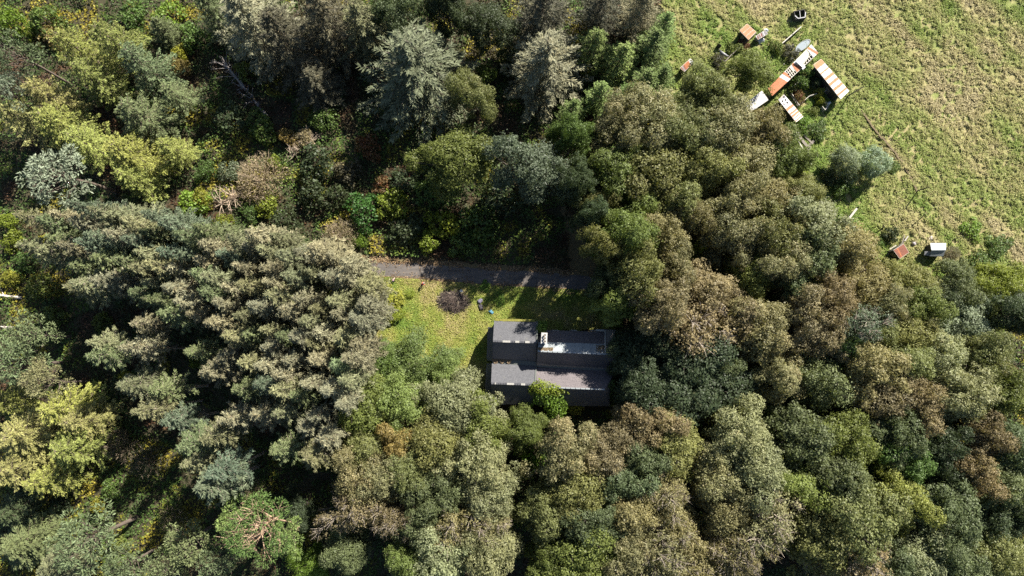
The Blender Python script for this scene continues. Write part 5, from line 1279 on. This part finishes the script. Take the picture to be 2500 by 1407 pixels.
# ------------------------------------------------------------------ two people working in the grass by the track
def skin_mesh(name, joints, edges, radii, mat, root, sub=2):
    me = bpy.data.meshes.new(name); me.from_pydata([Vector(j) for j in joints], edges, []); me.update()
    o = obj(name, me, root); me.materials.append(mat)
    sk = o.modifiers.new("skin", 'SKIN'); sk.use_smooth_shade = True
    for v, r_ in zip(me.skin_vertices[0].data, radii): v.radius = (r_, r_)
    me.skin_vertices[0].data[0].use_root = True
    sb = o.modifiers.new("smooth", 'SUBSURF'); sb.levels = sb.render_levels = sub
    return o
M_SKIN = simple("skin", (.45, .27, .20), .6, .1)
def person(label, px, py, rz, stoop, top_col, leg_col, hair_col, extra=None):
    p = P(px, py, 0)
    root = thing("person", label, "person", (p.x, p.y, .15), rz, "people in the grass by the track")
    cs, sn = math.cos(stoop), math.sin(stoop)
    hip = Vector((0, 0, .88)); up = lambda d, x=0: hip + Vector((x, d * sn, d * cs))
    sh, nk, hd = up(.46), up(.55), up(.70)
    hand = lambda s_: Vector((.20 * s_, sh.y + .22, max(.35, sh.z - .48)))
    J = [hip, up(.22), sh, nk, hd, hd + Vector((0, .03 * cs, .09)),
         up(.44, .19), (up(.44, .22) + hand(1)) / 2 + Vector((.06, -.04, 0)), hand(1), up(.44, -.19), (up(.44, -.22) + hand(-1)) / 2 + Vector((-.06, -.04, 0)), hand(-1),
         Vector((.10, 0, .84)), Vector((.12, .05, .46)), Vector((.13, -.04, .09)), Vector((.13, .13, .05)), Vector((-.10, 0, .84)), Vector((-.12, .16, .47)), Vector((-.13, .12, .09)), Vector((-.13, .29, .05))]
    E = [(0, 1), (1, 2), (2, 3), (3, 4), (4, 5), (2, 6), (6, 7), (7, 8), (2, 9), (9, 10), (10, 11), (0, 12), (12, 13), (13, 14), (14, 15), (0, 16), (16, 17), (17, 18), (18, 19)]
    Rr = [.13, .12, .13, .055, .095, .075, .065, .045, .032, .065, .045, .032, .085, .06, .045, .04, .085, .06, .045, .04]
    fi = len(J)
    for s_, h_ in ((1, 8), (-1, 11)):
        b = J[h_]
        for k, (ox, L) in enumerate(((-.032, .075), (-.011, .09), (.011, .085), (.032, .065))):
            a = b + Vector((ox, .03, -.05)); c_ = a + Vector((ox * .2, .02, -L * .6)); d = c_ + Vector((0, -.015, -L * .4))
            J += [a, c_, d]; Rr += [.012, .010, .008]; E += [(h_, fi), (fi, fi + 1), (fi + 1, fi + 2)]; fi += 3
        a = b + Vector((-.045 * s_, .02, -.02)); J += [a, a + Vector((-.015 * s_, .025, -.04))]; Rr += [.013, .010]; E += [(h_, fi), (fi, fi + 1)]; fi += 2
    skin_mesh("body", J, E, Rr, M_SKIN, root, 1)
    tj = [hip + Vector((0, 0, .03)), up(.22), up(.45), up(.44, .18), J[7], J[7].lerp(J[8], .6), up(.44, -.18), J[10], J[10].lerp(J[11], .6)]
    o = skin_mesh("jacket", tj, [(0, 1), (1, 2), (2, 3), (3, 4), (4, 5), (2, 6), (6, 7), (7, 8)], [.155, .15, .16, .085, .066, .055, .085, .066, .055], simple("jacket_cloth", top_col, .8, .25, 5), root)
    lj = [hip, J[12], J[13], J[14], J[16], J[17], J[18]]
    skin_mesh("trousers", lj, [(0, 1), (1, 2), (2, 3), (0, 4), (4, 5), (5, 6)], [.15, .105, .078, .065, .105, .078, .065], simple("trouser_cloth", leg_col, .85, .25, 5), root)
    hm = simple("hair", hair_col, .7, .3, 8)
    skin_mesh("hair", [hd + Vector((0, -.02, .04)), hd + Vector((0, .0, .10)), hd + Vector((0, -.07, -.02))], [(0, 1), (0, 2)], [.105, .075, .075], hm, root)
    fd = Vector((0, cs, -sn))
    for s_ in (-1, 1):
        e = hd + fd * .088 + Vector((.032 * s_, 0, .025)); bm = bmesh.new(); bmesh.ops.create_uvsphere(bm, u_segments=8, v_segments=6, radius=.013); me = bpy.data.meshes.new("eye"); bm.to_mesh(me); bm.free(); me.materials.append(M_VOID); obj("eye", me, root, e)
    skin_mesh("nose", [hd + fd * .085 + Vector((0, 0, .02)), hd + fd * .115 + Vector((0, 0, -.01))], [(0, 1)], [.012, .016], M_SKIN, root, 1)
    return root
person("person in pale pink top and dark trousers stooping in grass beside the track", 962, 688, rad(4), rad(62), (.70, .46, .52), (.035, .03, .04), (.10, .06, .045))
person("person in red jacket with grey hair bending over near the brush pile", 1031, 697, rad(-58), rad(50), (.50, .09, .07), (.04, .045, .055), (.26, .25, .27))
